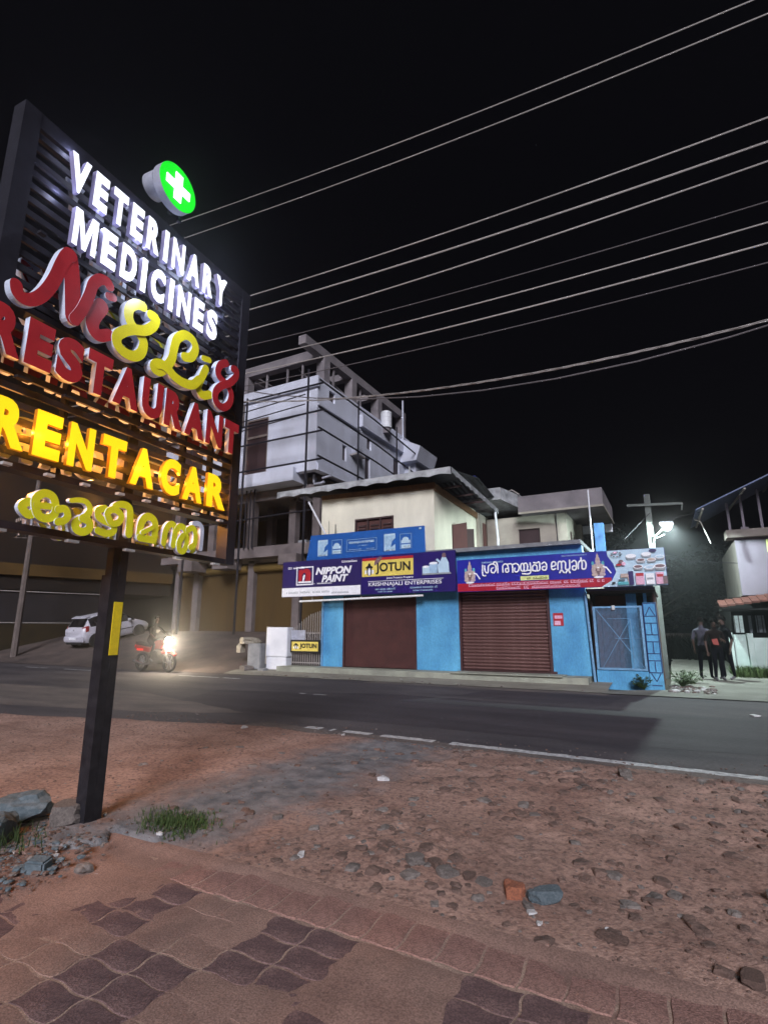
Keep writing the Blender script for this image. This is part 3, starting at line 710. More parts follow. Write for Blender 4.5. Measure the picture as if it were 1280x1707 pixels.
def smooth_pts(P, closed=False, n=5):
    out = []; m_ = len(P)
    for i in range(m_-1):
        p0 = P[i-1] if i > 0 else (P[-2] if closed else P[0]); p1 = P[i]; p2 = P[i+1]; p3 = P[i+2] if i+2 < m_ else (P[1] if closed else P[-1])
        for t in range(n):
            u = t/n; u2 = u*u; u3 = u2*u
            out.append(tuple(0.5*((2*p1[k])+(-p0[k]+p2[k])*u+(2*p0[k]-5*p1[k]+4*p2[k]-p3[k])*u2+(-p0[k]+3*p1[k]-3*p2[k]+p3[k])*u3) for k in (0,1)))
    out.append(P[-1]); return out
def stroke(mb, P, r, y0, y1, ks=(0,1), sharp=False, tap=None, eps=0.00025):
    """ribbon stroke with round caps in the (x,z) plane, y0 front .. y1 back"""
    closed = P[0] == P[-1]
    pts = P if sharp else smooth_pts(P, closed)
    n = len(pts); L_, R_ = [], []
    for i, p in enumerate(pts):
        a = pts[i-1] if i > 0 else (pts[-2] if closed else pts[0]); b = pts[i+1] if i < n-1 else (pts[1] if closed else pts[-1])
        dx_, dz_ = b[0]-a[0], b[1]-a[1]; l = math.hypot(dx_, dz_) or 1
        rr = r
        if tap: t = i/(n-1); rr = r*(tap[0]*(1-t)+tap[1]*t) if len(tap) == 2 else r*(tap[0]*(1-2*t)+tap[1]*2*t if t < .5 else tap[1]*(2-2*t)+tap[2]*(2*t-1))
        L_.append((p[0]-dz_/l*rr, p[1]+dx_/l*rr)); R_.append((p[0]+dz_/l*rr, p[1]-dx_/l*rr))
    for i in range(n-1):
        ya, yb = y0-eps*i, y0-eps*(i+1)
        a, b, c, d = L_[i], L_[i+1], R_[i+1], R_[i]
        mb.poly([(a[0],ya,a[1]),(b[0],yb,b[1]),(c[0],yb,c[1]),(d[0],ya,d[1])], ks[0])
        mb.poly([(a[0],ya,a[1]),(b[0],yb,b[1]),(b[0],y1,b[1]),(a[0],y1,a[1])], ks[1])
        mb.poly([(d[0],ya,d[1]),(c[0],yb,c[1]),(c[0],y1,c[1]),(d[0],y1,d[1])], ks[1])
    if not closed:
        for idx_, sgn in ((0,-1),(n-1,1)):
            p = pts[idx_]; a = L_[idx_]; b = R_[idx_]; ya = y0-eps*idx_
            v0 = (a[0]-p[0], a[1]-p[1]); ring = []
            for t in range(9):
                an = -sgn*math.pi*t/8; ring.append((p[0]+v0[0]*math.cos(an)-v0[1]*math.sin(an), p[1]+v0[0]*math.sin(an)+v0[1]*math.cos(an)))
            mb.poly([(q[0],ya,q[1]) for q in ring], ks[0])
            for t in range(8): mb.poly([(ring[t][0],ya,ring[t][1]),(ring[t+1][0],ya,ring[t+1][1]),(ring[t+1][0],y1,ring[t+1][1]),(ring[t][0],y1,ring[t][1])], ks[1])
S = {
'Nia':[(-1.179,3.873),(-1.164,3.821),(-1.122,3.799),(-1.067,3.821),(-1.015,3.878),(-0.967,3.973),(-0.928,4.095),(-0.898,4.231),(-0.869,4.324),(-0.841,4.350)],
'Nib':[(-0.845,4.340),(-0.80,4.146),(-0.755,3.86)],
'Nic':[(-0.744,3.847),(-0.698,3.955),(-0.656,4.109),(-0.636,4.224),(-0.59,4.300),(-0.53,4.322),(-0.50,4.300)],
'dot':[(-0.482,4.215),(-0.444,4.228)],
'Nii':[(-0.533,4.092),(-0.576,3.991),(-0.593,3.907),(-0.566,3.848),(-0.518,3.834),(-0.438,3.886)],
'8':[(-0.144,4.328),(-0.214,4.307),(-0.271,4.24),(-0.279,4.159),(-0.241,4.094),(-0.162,4.053),(-0.104,3.995),(-0.116,3.89),(-0.179,3.821),(-0.268,3.802),(-0.35,3.832),(-0.371,3.905),(-0.314,3.983),(-0.23,4.046),(-0.107,4.106),(-0.03,4.194),(-0.008,4.276),(-0.065,4.281)],
'L':[(0.38,4.095),(0.465,4.138),(0.507,4.245),(0.461,4.32),(0.356,4.318),(0.265,4.226),(0.236,4.105),(0.221,3.992),(0.165,3.885),(0.095,3.806),(0.03,3.809),(0.044,3.854),(0.112,3.882),(0.194,3.865),(0.267,3.83),(0.381,3.818),(0.495,3.851),(0.563,3.93)],
'i':[(0.671,4.109),(0.608,3.95),(0.587,3.855),(0.654,3.811),(0.746,3.856)],
'idot':[(0.62,4.20),(0.701,4.218)],
'8r':[(0.958,4.312),(0.875,4.252),(0.841,4.158),(0.881,4.1),(0.998,4.065),(1.059,3.989),(1.035,3.869),(0.937,3.791),(0.832,3.824),(0.822,3.92),(0.897,4.019),(1.012,4.10),(1.102,4.212),(1.104,4.294),(1.051,4.284)],
}
def sletter(name, parts, mats, y0=-0.125, y1=-0.065, parent=sign):
    mb = MB()
    for j, (key, r, tap) in enumerate(parts): stroke(mb, S[key] if isinstance(key, str) else key, r, y0-0.006*j, y1, tap=tap)
    me_n = mb.build(name, mats, parent); return me_n
RD = ['red_acrylic','letter_side']; YL = ['yellow_acrylic','letter_side']; LM = ['lime_acrylic','letter_side']
front += [sletter('letter', [('Nia',0.052,(0.85,1.0)),('Nib',0.066,None),('Nic',0.046,None)], RD),
 sletter('letter', [('Nii',0.060,(1.1,.8)),('dot',0.036,None)], RD),
 sletter('letter', [('8',0.047,None)], YL), sletter('letter', [('L',0.047,None)], YL),
 sletter('letter', [('i',0.043,None),('idot',0.032,None)], YL), sletter('letter', [('8r',0.042,None)], RD)]
T = {
'ka1':[(-0.808,2.337),(-0.86,2.374),(-0.903,2.327),(-0.847,2.282),(-0.808,2.337)],
'ka2':[(-0.672,2.374),(-0.702,2.444),(-0.767,2.456),(-0.818,2.410),(-0.816,2.346),(-0.79,2.292),(-0.737,2.277),(-0.684,2.306),(-0.672,2.374)],
'ka3':[(-0.812,2.36),(-0.675,2.372)],
'ka4':[(-0.656,2.359),(-0.608,2.372),(-0.582,2.327),(-0.605,2.286),(-0.65,2.267)],
'u1':[(-0.556,2.450),(-0.493,2.468),(-0.433,2.464),(-0.398,2.416),(-0.42,2.359),(-0.463,2.325),(-0.506,2.287),(-0.493,2.242),(-0.441,2.230),(-0.393,2.262),(-0.399,2.314),(-0.455,2.332)],
'zh1':[(-0.27,2.45),(-0.321,2.424),(-0.319,2.375),(-0.256,2.347),(-0.207,2.338),(-0.171,2.312),(-0.182,2.271),(-0.246,2.250),(-0.317,2.262)],
'zh2':[(-0.243,2.394),(-0.227,2.442),(-0.17,2.454),(-0.119,2.417),(-0.137,2.361),(-0.199,2.341),(-0.243,2.394)],
'i1':[(-0.180,2.488),(-0.135,2.512),(-0.066,2.512),(-0.033,2.463),(-0.025,2.282)],
'ma1':[(0.086,2.270),(0.090,2.389),(0.134,2.456),(0.190,2.461),(0.236,2.412),(0.236,2.273)],
'ma0':[(0.236,2.268),(0.086,2.268)],
'ma2':[(0.105,2.315),(0.205,2.375)],
'nt1':[(0.352,2.263),(0.362,2.375),(0.410,2.444),(0.462,2.427),(0.466,2.332),(0.458,2.257)],
'nt2':[(0.467,2.370),(0.515,2.440),(0.575,2.430),(0.605,2.359),(0.612,2.284),(0.580,2.220),(0.531,2.225),(0.519,2.291),(0.556,2.356)],
'nt3':[(0.615,2.423),(0.675,2.453),(0.715,2.400),(0.711,2.304),(0.661,2.265)],
'i2':[(0.700,2.500),(0.744,2.512),(0.790,2.497),(0.812,2.449),(0.810,2.272)]}
S.update(T)
def T_(name, parts, mats): front.append(sletter(name, [(k_, r_*1.0, t_) for k_, r_, t_ in parts], mats, -0.102, -0.068))
T_('letter', [('ka1',0.030,None),('ka2',0.030,None),('ka3',0.024,None),('ka4',0.028,None)], LM)
T_('letter', [('u1',0.030,(0.6,1.05,1.05))], LM); T_('letter', [('zh1',0.029,None),('zh2',0.028,None)], LM)
T_('letter', [('i1',0.032,(0.8,1.0,1.1))], LM); T_('letter', [('ma1',0.034,None),('ma0',0.032,None),('ma2',0.020,None)], LM)
T_('letter', [('nt1',0.030,None),('nt2',0.030,None),('nt3',0.029,None)], LM)
front.append(sletter('letter', [('i2',0.024,None)], ['letter_side','letter_side'], -0.10, -0.06))
# letters of the other face, seen from behind between the slats
for o in front:
    c = o.copy(); col.objects.link(c); c.location = (0.13,0.10,0); c.rotation_euler.z = math.pi
    if o.data.materials[0].name.startswith('lit'):
        c.data = o.data.copy(); c.data.materials.clear(); c.data.materials.append(M['letter_back']); c.data.materials.append(M['letter_back'])
# mounting brackets under the rows
for (za, n, w_) in ((3.24,7,0.10),(2.60,8,0.06),(4.42,9,0.05),(2.145,5,0.09)):
    for i in range(n):
        x = -1.05+i*2.1/(n-1)+0.03*math.sin(i*3)
        B('bracket', 'sign_steel' if za > 3 else 'aluminium', sign, (x,-0.075,za,x+w_,-0.03,za+0.02))
# cross disc
def disc(mb, cx, cz, r, y0, y1, n=40, k=0, ks=1, rz=None):
    mb.prism([(cx+r*math.cos(2*math.pi*i/n), cz+(rz or r)*math.sin(2*math.pi*i/n)) for i in range(n)], y0, y1, k, ks)
m = MB(); disc(m, 0.085, 5.78, 0.232, -0.15, -0.06, ks=1); m.build('disc_lamp', ['green_lit','grey_can'], sign)
m = MB(); cr_ = [(-.045,.15),(.045,.15),(.045,.045),(.15,.045),(.15,-.045),(.045,-.045),(.045,-.15),(-.045,-.15),(-.045,-.045),(-.15,-.045),(-.15,.045),(-.045,.045)]
m.prism([(0.085+a,5.78+b) for a,b in cr_], -0.158, -0.151); m.build('cross', 'cross_lit', sign)
m = MB(); disc(m, 0.0, 5.80, 0.13, -0.03, 0.10, ks=0); m.build('rear_disc_lamp', 'grey_can', sign)
B('bracket', 'sign_steel', sign, (0.10,-0.04,5.551,0.14,-0.01,5.62), (0.22,-0.04,5.551,0.26,-0.01,5.62))
# the sign's own lamps: LED modules that glow onto the slats, then spill lights added clear of the board
def lamp(name, loc, e, c, parent, r=0.01):
    l = bpy.data.lights.new(name, 'POINT'); l.energy = e; l.color = c; l.shadow_soft_size = r
    o = bpy.data.objects.new(name, l); col.objects.link(o); o.location = loc; o.parent = parent; return o
for x in (-0.90,-0.65,-0.38,-0.09,0.225,0.51,0.82,1.15): lamp('sign_spill_light', (x,-0.032,2.89), 0.75, (1.0,0.30,0.02), sign)
for x in (-0.95,-0.6,-0.2,0.2,0.6,0.93): lamp('sign_spill_light', (x,-0.035,4.87), 0.35, (0.62,0.66,1.0), sign)
for x in (-0.9,-0.3,0.3,0.87): lamp('sign_spill_light', (x,-0.05,5.31), 0.22, (0.62,0.66,1.0), sign)
lamp('sign_spill_light', (0.48,-0.12,5.80), 0.06, (0.05,1.0,0.1), sign)
lamp('sign_spill_light', (0.1,-0.20,2.90), 0.7, (1.0,0.36,0.03), sign); lamp('sign_spill_light', (-0.8,-0.20,2.90), 0.7, (1.0,0.36,0.03), sign)  # added lights in front of the letters, orange spill for the ground
for x in (-0.8,0.1,0.9): lamp('sign_spill_light', (x,0.55,2.75), 10.0, (1.0,0.40,0.10), sign)  # added lights hung in mid-air behind the board, orange fill for the ground
lamp('sign_spill_light', (0.0,-0.45,4.60), 4.0, (0.72,0.80,1.0), sign)  # added white fill light hung in mid-air before the board

# ------------------------------------------------------------------ SHOPS (street-facing wall at Y=16)
shop = empty('shop_building', (-7,16,0), 'two-storey corner building with sky blue shop front, brown shutters and cream upper floor', 'building')
W = dict(world=True)
B('plinth', 'step_concrete', shop, (-12.4,15.25,-0.05,-2.12,15.98,0.27), world=True)
B('step', 'step_concrete', shop, (-5.9,15.18,0.272,-2.75,15.9,0.30), world=True)
def wall(x0, x1, z0=0.27, z1=3.9, name='pier', m='blue_wall', y0=16.0, y1=16.35): return B(name, m, shop, (x0,y0,z0,x1,y1,z1), world=True)
wall(-11.02,-10.16); wall(-7.35,-5.88); wall(-3.12,-2.12)
B('lintel', 'blue_wall', shop, (-10.155,16.003,2.66,-7.355,16.35,3.9), (-5.875,16.003,2.68,-3.125,16.35,3.9), world=True)
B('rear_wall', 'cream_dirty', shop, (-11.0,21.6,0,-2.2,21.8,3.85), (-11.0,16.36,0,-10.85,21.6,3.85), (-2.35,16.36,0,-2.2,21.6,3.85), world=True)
B('parapet_slab', 'concrete_grey', shop, (-11.3,15.75,3.902,-6.9,16.7,4.02), (-6.86,15.75,3.902,-2.1,21.8,4.02), world=True)
# plain shutter
m = MB(); z = 0.285
while z < 2.64: m.box(-10.10,16.10,z,-7.41,16.13,z+0.030); m.box(-10.10,16.112,z+0.030,-7.41,16.13,z+0.037); z += 0.037
sh1 = m.build('shutter', 'shutter_matte', shop, world=True)
B('shutter_guide', 'shutter_frame', shop, (-10.16,16.0,0.272,-10.10,16.16,2.66), (-7.41,16.0,0.272,-7.352,16.16,2.66), world=True)
# glossy slatted shutter: every slat a part
m = MB(); n = 6; hgt = 0.098
prof = [(0.0,0.0),(-0.022,0.016),(-0.034,0.045),(-0.026,0.074),(-0.004,0.088),(0.004,0.093)]
for i in range(n-1):
    (a,b),(c,d) = prof[i], prof[i+1]; m.poly([(-1.30,a,b),(1.30,a,b),(1.30,c,d),(-1.30,c,d)])
m.poly([(-1.30,0.004,0.093),(1.30,0.004,0.093),(1.30,0.004,0.098),(-1.30,0.004,0.098)])
sl = m.build('slat', 'shutter_gloss', shop)
for p in sl.data.polygons: p.use_smooth = True
sbase = Vector((-4.505-(-7), 0.10, 0.335))
for i in range(24):
    o = sl if i == 0 else piece(sl, shop)
    o.location = sbase+Vector((0,rnd.uniform(-.003,.003),i*hgt)); 
B('shutter_guide', 'shutter_frame', shop, (-5.875,15.96,0.302,-5.81,16.16,2.68), (-3.20,15.96,0.302,-3.122,16.16,2.68), world=True)
B('bottom_rail', 'shutter_frame', shop, (-5.84,16.03,0.302,-3.17,16.09,0.335), (-3.26,15.94,0.302,-3.02,15.99,0.36), world=True)
# blue pier details
B('door_post', 'blue_frame', shop, (-11.02,15.93,0.28,-10.96,15.995,2.55), world=True)
B('poster', 'print_red', shop, (-3.04,15.985,1.62,-2.76,15.996,1.98), world=True)
B('poster_print', 'print_pink', shop, (-3.01,15.980,1.64,-2.84,15.984,1.76), (-3.0,15.980,1.82,-2.79,15.984,1.91), world=True)
# upper storey
up = dict(world=True)
def wallholes(name, m, x0, x1, z0, z1, holes, y0, y1, parent, axis='x'):
    """wall with rectangular openings; axis x: spans x at depth y0..y1; axis y: spans y at x y0..y1"""
    mb = MB(); xs_ = sorted({x0,x1}|{h[0] for h in holes}|{h[2] for h in holes}); zs_ = sorted({z0,z1}|{h[1] for h in holes}|{h[3] for h in holes})
    for i in range(len(xs_)-1):
        for j in range(len(zs_)-1):
            cx, cz = (xs_[i]+xs_[i+1])/2, (zs_[j]+zs_[j+1])/2
            if any(h[0] < cx < h[2] and h[1] < cz < h[3] for h in holes): continue
            if axis == 'x': mb.box(xs_[i],y0,zs_[j],xs_[i+1],y1,zs_[j+1])
            else: mb.box(y0,xs_[i],zs_[j],y1,xs_[i+1],zs_[j+1])
    # remove inner coincident faces
    keep = {}
    for f, k_ in zip(mb.f, mb.mi):
        key = tuple(sorted(tuple(round(c,4) for c in mb.v[q]) for q in f)); keep.setdefault(key, []).append((f,k_))
    mb.f = [v[0][0] for v in keep.values() if len(v) == 1]; mb.mi = [0]*len(mb.f)
    return mb.build(name, m, parent, world=True)
wallholes('wall', 'cream_wall', -11.52, -6.86, 4.021, 6.52, [(-10.02,4.45,-8.42,5.50)], 16.5, 16.7, shop)
wallholes('side_wall', 'cream_wall', 16.702, 21.0, 4.021, 6.40, [(18.15,4.2,19.35,5.33)], -7.06, -6.86, shop, 'y')
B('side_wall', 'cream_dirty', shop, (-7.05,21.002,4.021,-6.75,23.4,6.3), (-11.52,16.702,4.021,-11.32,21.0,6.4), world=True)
B('window', 'brown_wood', shop, (-10.02,16.56,4.45,-8.42,16.60,5.50), world=True)
wf = B('window_frame', 'dark_wood', shop, (-10.02,16.48,5.44,-8.42,16.559,5.50), (-10.02,16.48,4.45,-9.96,16.559,5.44), (-9.50,16.48,4.45,-9.45,16.559,5.44), (-8.98,16.48,4.45,-8.93,16.559,5.44), (-8.48,16.48,4.45,-8.42,16.559,5.44), world=True)
for x in (-9.73,-9.21,-8.70):
    B('louvre', 'dark_wood', shop, *[(x-0.16,16.52,4.60+k*0.12,x+0.16,16.555,4.66+k*0.12) for k in range(6)], world=True)
# side window with one leaf open towards the street
B('window', 'black_void', shop, (-7.0,18.15,4.2,-6.95,19.35,5.33), world=True)
m = MB(); m.hexa([(-6.84,18.18,4.1),(-6.42,18.55,4.1),(-6.45,18.58,4.1),(-6.87,18.21,4.1),(-6.84,18.18,5.30),(-6.42,18.55,5.42),(-6.45,18.58,5.42),(-6.87,18.21,5.30)])
m.build('window_shutter', 'brown_wood', shop, world=True)
m = MB(); m.hexa([(-6.85,19.30,4.1),(-6.55,19.75,4.1),(-6.58,19.78,4.1),(-6.88,19.33,4.1),(-6.85,19.30,5.33),(-6.55,19.75,5.38),(-6.58,19.78,5.38),(-6.88,19.33,5.33)])
m.build('window_shutter', 'dark_wood', shop, world=True)
B('slit_window', 'brown_wood', shop, (-6.748,21.5,4.6,-6.72,21.95,5.95), (-6.748,22.75,4.3,-6.72,23.2,5.55), world=True)
m = MB(); m.prism([(-11.5,6.40),(-6.80,6.28),(-6.80,6.50),(-11.5,6.56)], 16.44, 16.499); m.build('wall_plate', 'brick_edge', shop, world=True)
m = MB(); m.hexa([(-6.859,16.5,6.22),(-6.79,16.5,6.22),(-6.79,21.1,6.05),(-6.859,21.1,6.05),(-6.859,16.5,6.46),(-6.79,16.5,6.46),(-6.79,21.1,6.30),(-6.859,21.1,6.30)]); m.build('wall_plate', 'brick_edge', shop, world=True)
# roof: corrugated sheet, ridge, scalloped fascia
m = MB(); NR = 64
def roofz(x, y):
    t = (y-15.9)/3.0 if y < 18.9 else (21.9-y)/3.0
    return 6.72+0.45*t
for i in range(NR*3):
    x0 = -12.95+i*6.95/(NR*3); x1 = -12.95+(i+1)*6.95/(NR*3); c0 = 0.022*math.sin(i*2*math.pi/6); c1 = 0.022*math.sin((i+1)*2*math.pi/6)
    for (ya, yb) in ((15.9,18.9),(18.9,21.2)):
        m.poly([(x0,ya,roofz(x0,ya)+c0),(x1,ya,roofz(x1,ya)+c1),(x1,yb,roofz(x1,yb)+c1),(x0,yb,roofz(x0,yb)+c0)])
m.build('roof', 'roof_sheet', shop, world=True)
B('roof_ridge', 'roof_blue', shop, (-12.7,18.78,7.19,-6.1,19.02,7.25), world=True)
B('rafter', 'dark_wood', shop, *[(-7.2,y,6.40,-6.05,y+0.06,6.46) for y in (17.1,18.4,19.7)], world=True)
def scallop(a, b, h0, h1, n, thick=(0,0.02,0)):
    mb = MB(); a = Vector(a); b = Vector(b); N_ = n*6; th = Vector(thick)
    for i in range(N_):
        p = a.lerp(b, i/N_); q = a.lerp(b, (i+1)/N_)
        d0 = h0+(h1-h0)*abs(math.sin(i*math.pi/6)); d1 = h0+(h1-h0)*abs(math.sin((i+1)*math.pi/6))
        z_ = Vector((0,0,1))
        mb.hexa([p-z_*d0,q-z_*d1,q-z_*d1+th,p-z_*d0+th,p,q,q+th,p+th])
    return mb
f_ = scallop((-13.2,15.84,6.78),(-5.96,15.84,6.78),0.26,0.20,9); f_.build('fascia', 'fascia', shop, world=True)
f_ = scallop((-5.96,15.84,6.78),(-5.96,21.25,6.42),0.22,0.16,11,(-0.02,0,0)); f_.build('fascia', 'fascia', shop, world=True)
m = MB(); m.prism([(-9.55,7.2),(-8.25,7.2),(-8.28,7.30),(-8.62,7.42),(-8.84,7.62),(-8.88,8.05),(-8.92,8.05),(-8.96,7.62),(-9.18,7.42),(-9.52,7.30)], 18.86, 18.92); m.build('finial', 'fascia', shop, world=True)
m = MB(); m.bar((-11.75,15.95,6.25),(-10.95,15.95,4.95),0.05); m.build('eave_strut', 'white_paint', shop, world=True)
m = MB(); m.tube([(-6.0,20.9,6.25),(-6.02,21.2,5.2),(-6.05,21.2,4.05)],0.05,8); m.build('down_pipe', 'white_paint', shop, world=True)
m = MB(); m.tube([(-10.75,16.3,4.0),(-10.75,16.3,5.35)],0.018,6); m.tube([(-11.05,16.3,4.0),(-11.05,16.3,5.5)],0.008,5); m.build('rebar', 'scaffold', shop, world=True)

# ---- printed boards
class Print:
    """flat print on a board front, layers 2 mm apart"""
    def __init__(s, y): s.m = MB(); s.y = y; s.mats = []; s.lay = 0
    def k(s, m):
        if m not in s.mats: s.mats.append(m)
        return s.mats.index(m)
    def rect(s, x0, z0, x1, z1, m, dz=0): s.lay += 1; y = s.y-0.002-0.0006*s.lay; s.m.poly([(x0,y,z0),(x1,y,z0+dz),(x1,y,z1+dz),(x0,y,z1)], s.k(m))
    def poly(s, pts, m): s.lay += 1; y = s.y-0.002-0.0006*s.lay; s.m.poly([(x,y,z) for x,z in pts], s.k(m))
    def ell(s, cx, cz, rx, rz, m, n=16): s.poly([(cx+rx*math.cos(6.2832*i/n), cz+rz*math.sin(6.2832*i/n)) for i in range(n)], m)
    def frame(s, x0, z0, x1, z1, t, m):
        for r_ in ((x0,z0,x1,z0+t),(x0,z1-t,x1,z1),(x0,z0+t,x0+t,z1-t),(x1-t,z0+t,x1,z1-t)): s.rect(*r_, m)
    def words(s, x0, z0, x1, h, m, seed=1, dz=0):
        """far too small to read in the photograph: an irregular row of marks"""
        r_ = random.Random(seed); x = x0; s.lay += 1; y = s.y-0.002-0.0006*s.lay; kk = s.k(m)
        while x < x1:
            w_ = h*r_.uniform(.35,.9); hh = h*r_.uniform(.6,1)
            if r_.random() > 0.14:
                zz = z0+dz*(x-x0)/(x1-x0); b0 = h*.28
                s.m.poly([(x,y,zz),(x+w_,y,zz),(x+w_,y,zz+b0),(x,y,zz+b0)], kk); s.m.poly([(x,y,zz+hh-b0*.6),(x+w_,y,zz+hh-b0*.6),(x+w_,y,zz+hh),(x,y,zz+hh)], kk)
                s.m.poly([(x,y+.0002,zz+b0),(x+w_*.3,y+.0002,zz+b0),(x+w_*.3,y+.0002,zz+hh-b0*.6),(x,y+.0002,zz+hh-b0*.6)], kk)
            x += w_*1.12
    def build(s, name, parent): return s.m.build(name, s.mats, parent, world=True)
def textline(body, rect, y, m, parent, off=0.02, shear=0, name='lettering'):
    o = glyph(body, rect, y-0.006, y-0.001, [m], name=name, parent=parent, off=off, shear=shear)
    p = wloc(parent)
    for v in o.data.vertices: v.co = Vector((v.co.x-p.x, v.co.y-p.y, v.co.z-p.z))
    return o
def board(name, x0, z0, x1, z1, y, label, mats, parts, thick=0.10, skew=0):
    root = empty(name, ((x0+x1)/2, y, z0), label, 'signboard')
    for nm, (a, b, c, d), m_ in parts: B(nm, m_, root, (a, y+(0.002 if nm == 'panel' else 0), b, c, y+thick, d), world=True)
    m_ = MB()
    for xx in (x0+0.4, (x0+x1)/2, x1-0.4): m_.box(xx, y+thick+0.001, z0+0.3, xx+0.05, 16.0, z0+0.35)
    m_.build('bracket', 'metal_rail', root, world=True)
    return root
YB = 15.45
pb = board('paint_signboard', -12.45, 2.66, -5.76, 3.93, YB, 'long navy paint shop signboard over the plain brown shutter', None,
    [('panel', (-12.45,2.66,-9.12,3.93), 'navy_board'), ('panel', (-9.118,2.66,-5.76,3.93), 'navy_board_b')])
P = Print(YB)
P.rect(-12.45,2.67,-9.14,2.98,'print_white',0); P.words(-12.25,2.78,-10.4,0.07,'print_grey',3); P.words(-10.3,2.74,-9.6,0.06,'print_grey',4)
P.words(-12.2,3.66,-11.5,0.08,'print_white',5); P.words(-9.9,3.78,-9.3,0.07,'print_white',6)
P.frame(-11.82,3.06,-11.08,3.72,0.045,'print_white')
P.words(-11.05,3.08,-10.3,0.05,'print_white',7)
# the red letter n emblem
P.rect(-11.74,3.14,-11.16,3.20,'print_white')
P.poly([(-11.72,3.20),(-11.58,3.20),(-11.56,3.42),(-11.50,3.50),(-11.44,3.50),(-11.40,3.42),(-11.42,3.20),(-11.20,3.20),(-11.18,3.48),(-11.24,3.60),(-11.36,3.65),(-11.52,3.62),(-11.56,3.57),(-11.58,3.63),(-11.72,3.60)], 'print_red')
P.poly([(-11.49,3.20),(-11.45,3.30),(-11.43,3.42),(-11.49,3.44),(-11.53,3.38),(-11.54,3.20)], 'print_white')
# right half: yellow panel with red top and penguin emblem
P.rect(-9.08,3.24,-7.18,3.84,'print_yellow'); P.rect(-9.08,3.77,-7.18,3.86,'print_red')
P.ell(-8.80,3.42,0.10,0.16,'print_black'); P.ell(-8.80,3.40,0.055,0.13,'print_white'); P.ell(-8.80,3.62,0.055,0.07,'print_black'); P.poly([(-8.94,3.56),(-8.80,3.64),(-8.66,3.56),(-8.68,3.50),(-8.80,3.57),(-8.92,3.50)],'print_black')
P.rect(-8.97,3.33,-8.90,3.46,'print_white'); P.rect(-8.70,3.33,-8.63,3.46,'print_white')
P.poly([(-8.62,3.60),(-8.45,3.66),(-8.30,3.86),(-8.38,3.90),(-8.52,3.84),(-8.60,3.72)], 'print_brown')
P.rect(-8.85,3.07,-6.15,3.085,'print_white')
P.words(-8.6,2.79,-7.85,0.06,'print_pale',8); P.words(-8.5,2.71,-7.95,0.05,'print_pale',9); P.words(-7.3,2.80,-6.4,0.06,'print_pale',10); P.words(-7.2,2.71,-6.5,0.05,'print_pale',12)
# paint tins and a seated figure in white, seen as pale shapes
P.poly([(-6.86,3.22),(-6.62,3.22),(-6.62,3.46),(-6.86,3.46)],'print_sky'); P.ell(-6.74,3.46,0.12,0.035,'print_white')
P.poly([(-6.62,3.24),(-6.36,3.24),(-6.34,3.56),(-6.62,3.56)],'print_pale'); P.ell(-6.48,3.56,0.14,0.04,'print_white')
P.poly([(-6.32,3.22),(-5.95,3.22),(-5.97,3.55),(-6.05,3.72),(-6.18,3.74),(-6.26,3.58),(-6.34,3.50)],'print_sky'); P.ell(-6.12,3.79,0.07,0.075,'print_brown'); P.poly([(-6.40,3.66),(-6.34,3.70),(-6.22,3.58),(-6.27,3.54)],'print_sky')
P.poly([(-6.88,3.20),(-5.88,3.20),(-5.92,3.25),(-6.86,3.25)],'print_grey')
P.build('print', pb)
textline('NIPPON', (-10.98,3.40,-9.48,3.66), YB-0.012, 'print_white', pb, off=0.05, shear=0.25)
textline('PAINT', (-10.72,3.13,-9.62,3.38), YB-0.012, 'print_white', pb, off=0.05, shear=0.25)
textline('JOTUN', (-8.55,3.30,-7.28,3.68), YB-0.020, 'print_black', pb, off=0.025)
textline('Jotun Protects Property', (-8.15,3.12,-7.18,3.20), YB-0.012, 'print_white', pb, off=0.01)
textline('KRISHNAJALI ENTERPRISES', (-8.82,2.88,-6.22,3.04), YB-0.012, 'print_white', pb, off=0.008)

st = board('store_signboard', -5.71, 2.63, -0.03, 3.60, YB, 'blue and red grocery store signboard with white Malayalam lettering above the glossy shutter', None,
    [('panel', (-5.71,2.63,-0.03,3.60), 'store_blue')])
P = Print(YB)
P.rect(-5.70,2.64,-1.35,2.88,'store_red')
P.poly([(-1.42,3.595),(-0.04,3.595),(-0.04,2.635),(-1.62,2.635),(-1.34,2.80),(-1.22,3.02),(-1.28,3.25),(-1.40,3.45)],'print_sky')
P.words(-4.92,3.46,-4.3,0.05,'print_pale',20); P.words(-2.6,3.42+0.10,-1.95,0.035,'print_pale',21)
P.rect(-3.78,2.90,-2.98,3.02,'print_lime'); P.words(-3.72,2.925,-3.04,0.06,'print_black',22)
P.words(-5.35,2.775,-1.55,0.085,'print_pink',23); P.words(-4.5,2.665,-2.2,0.085,'print_pink',24)
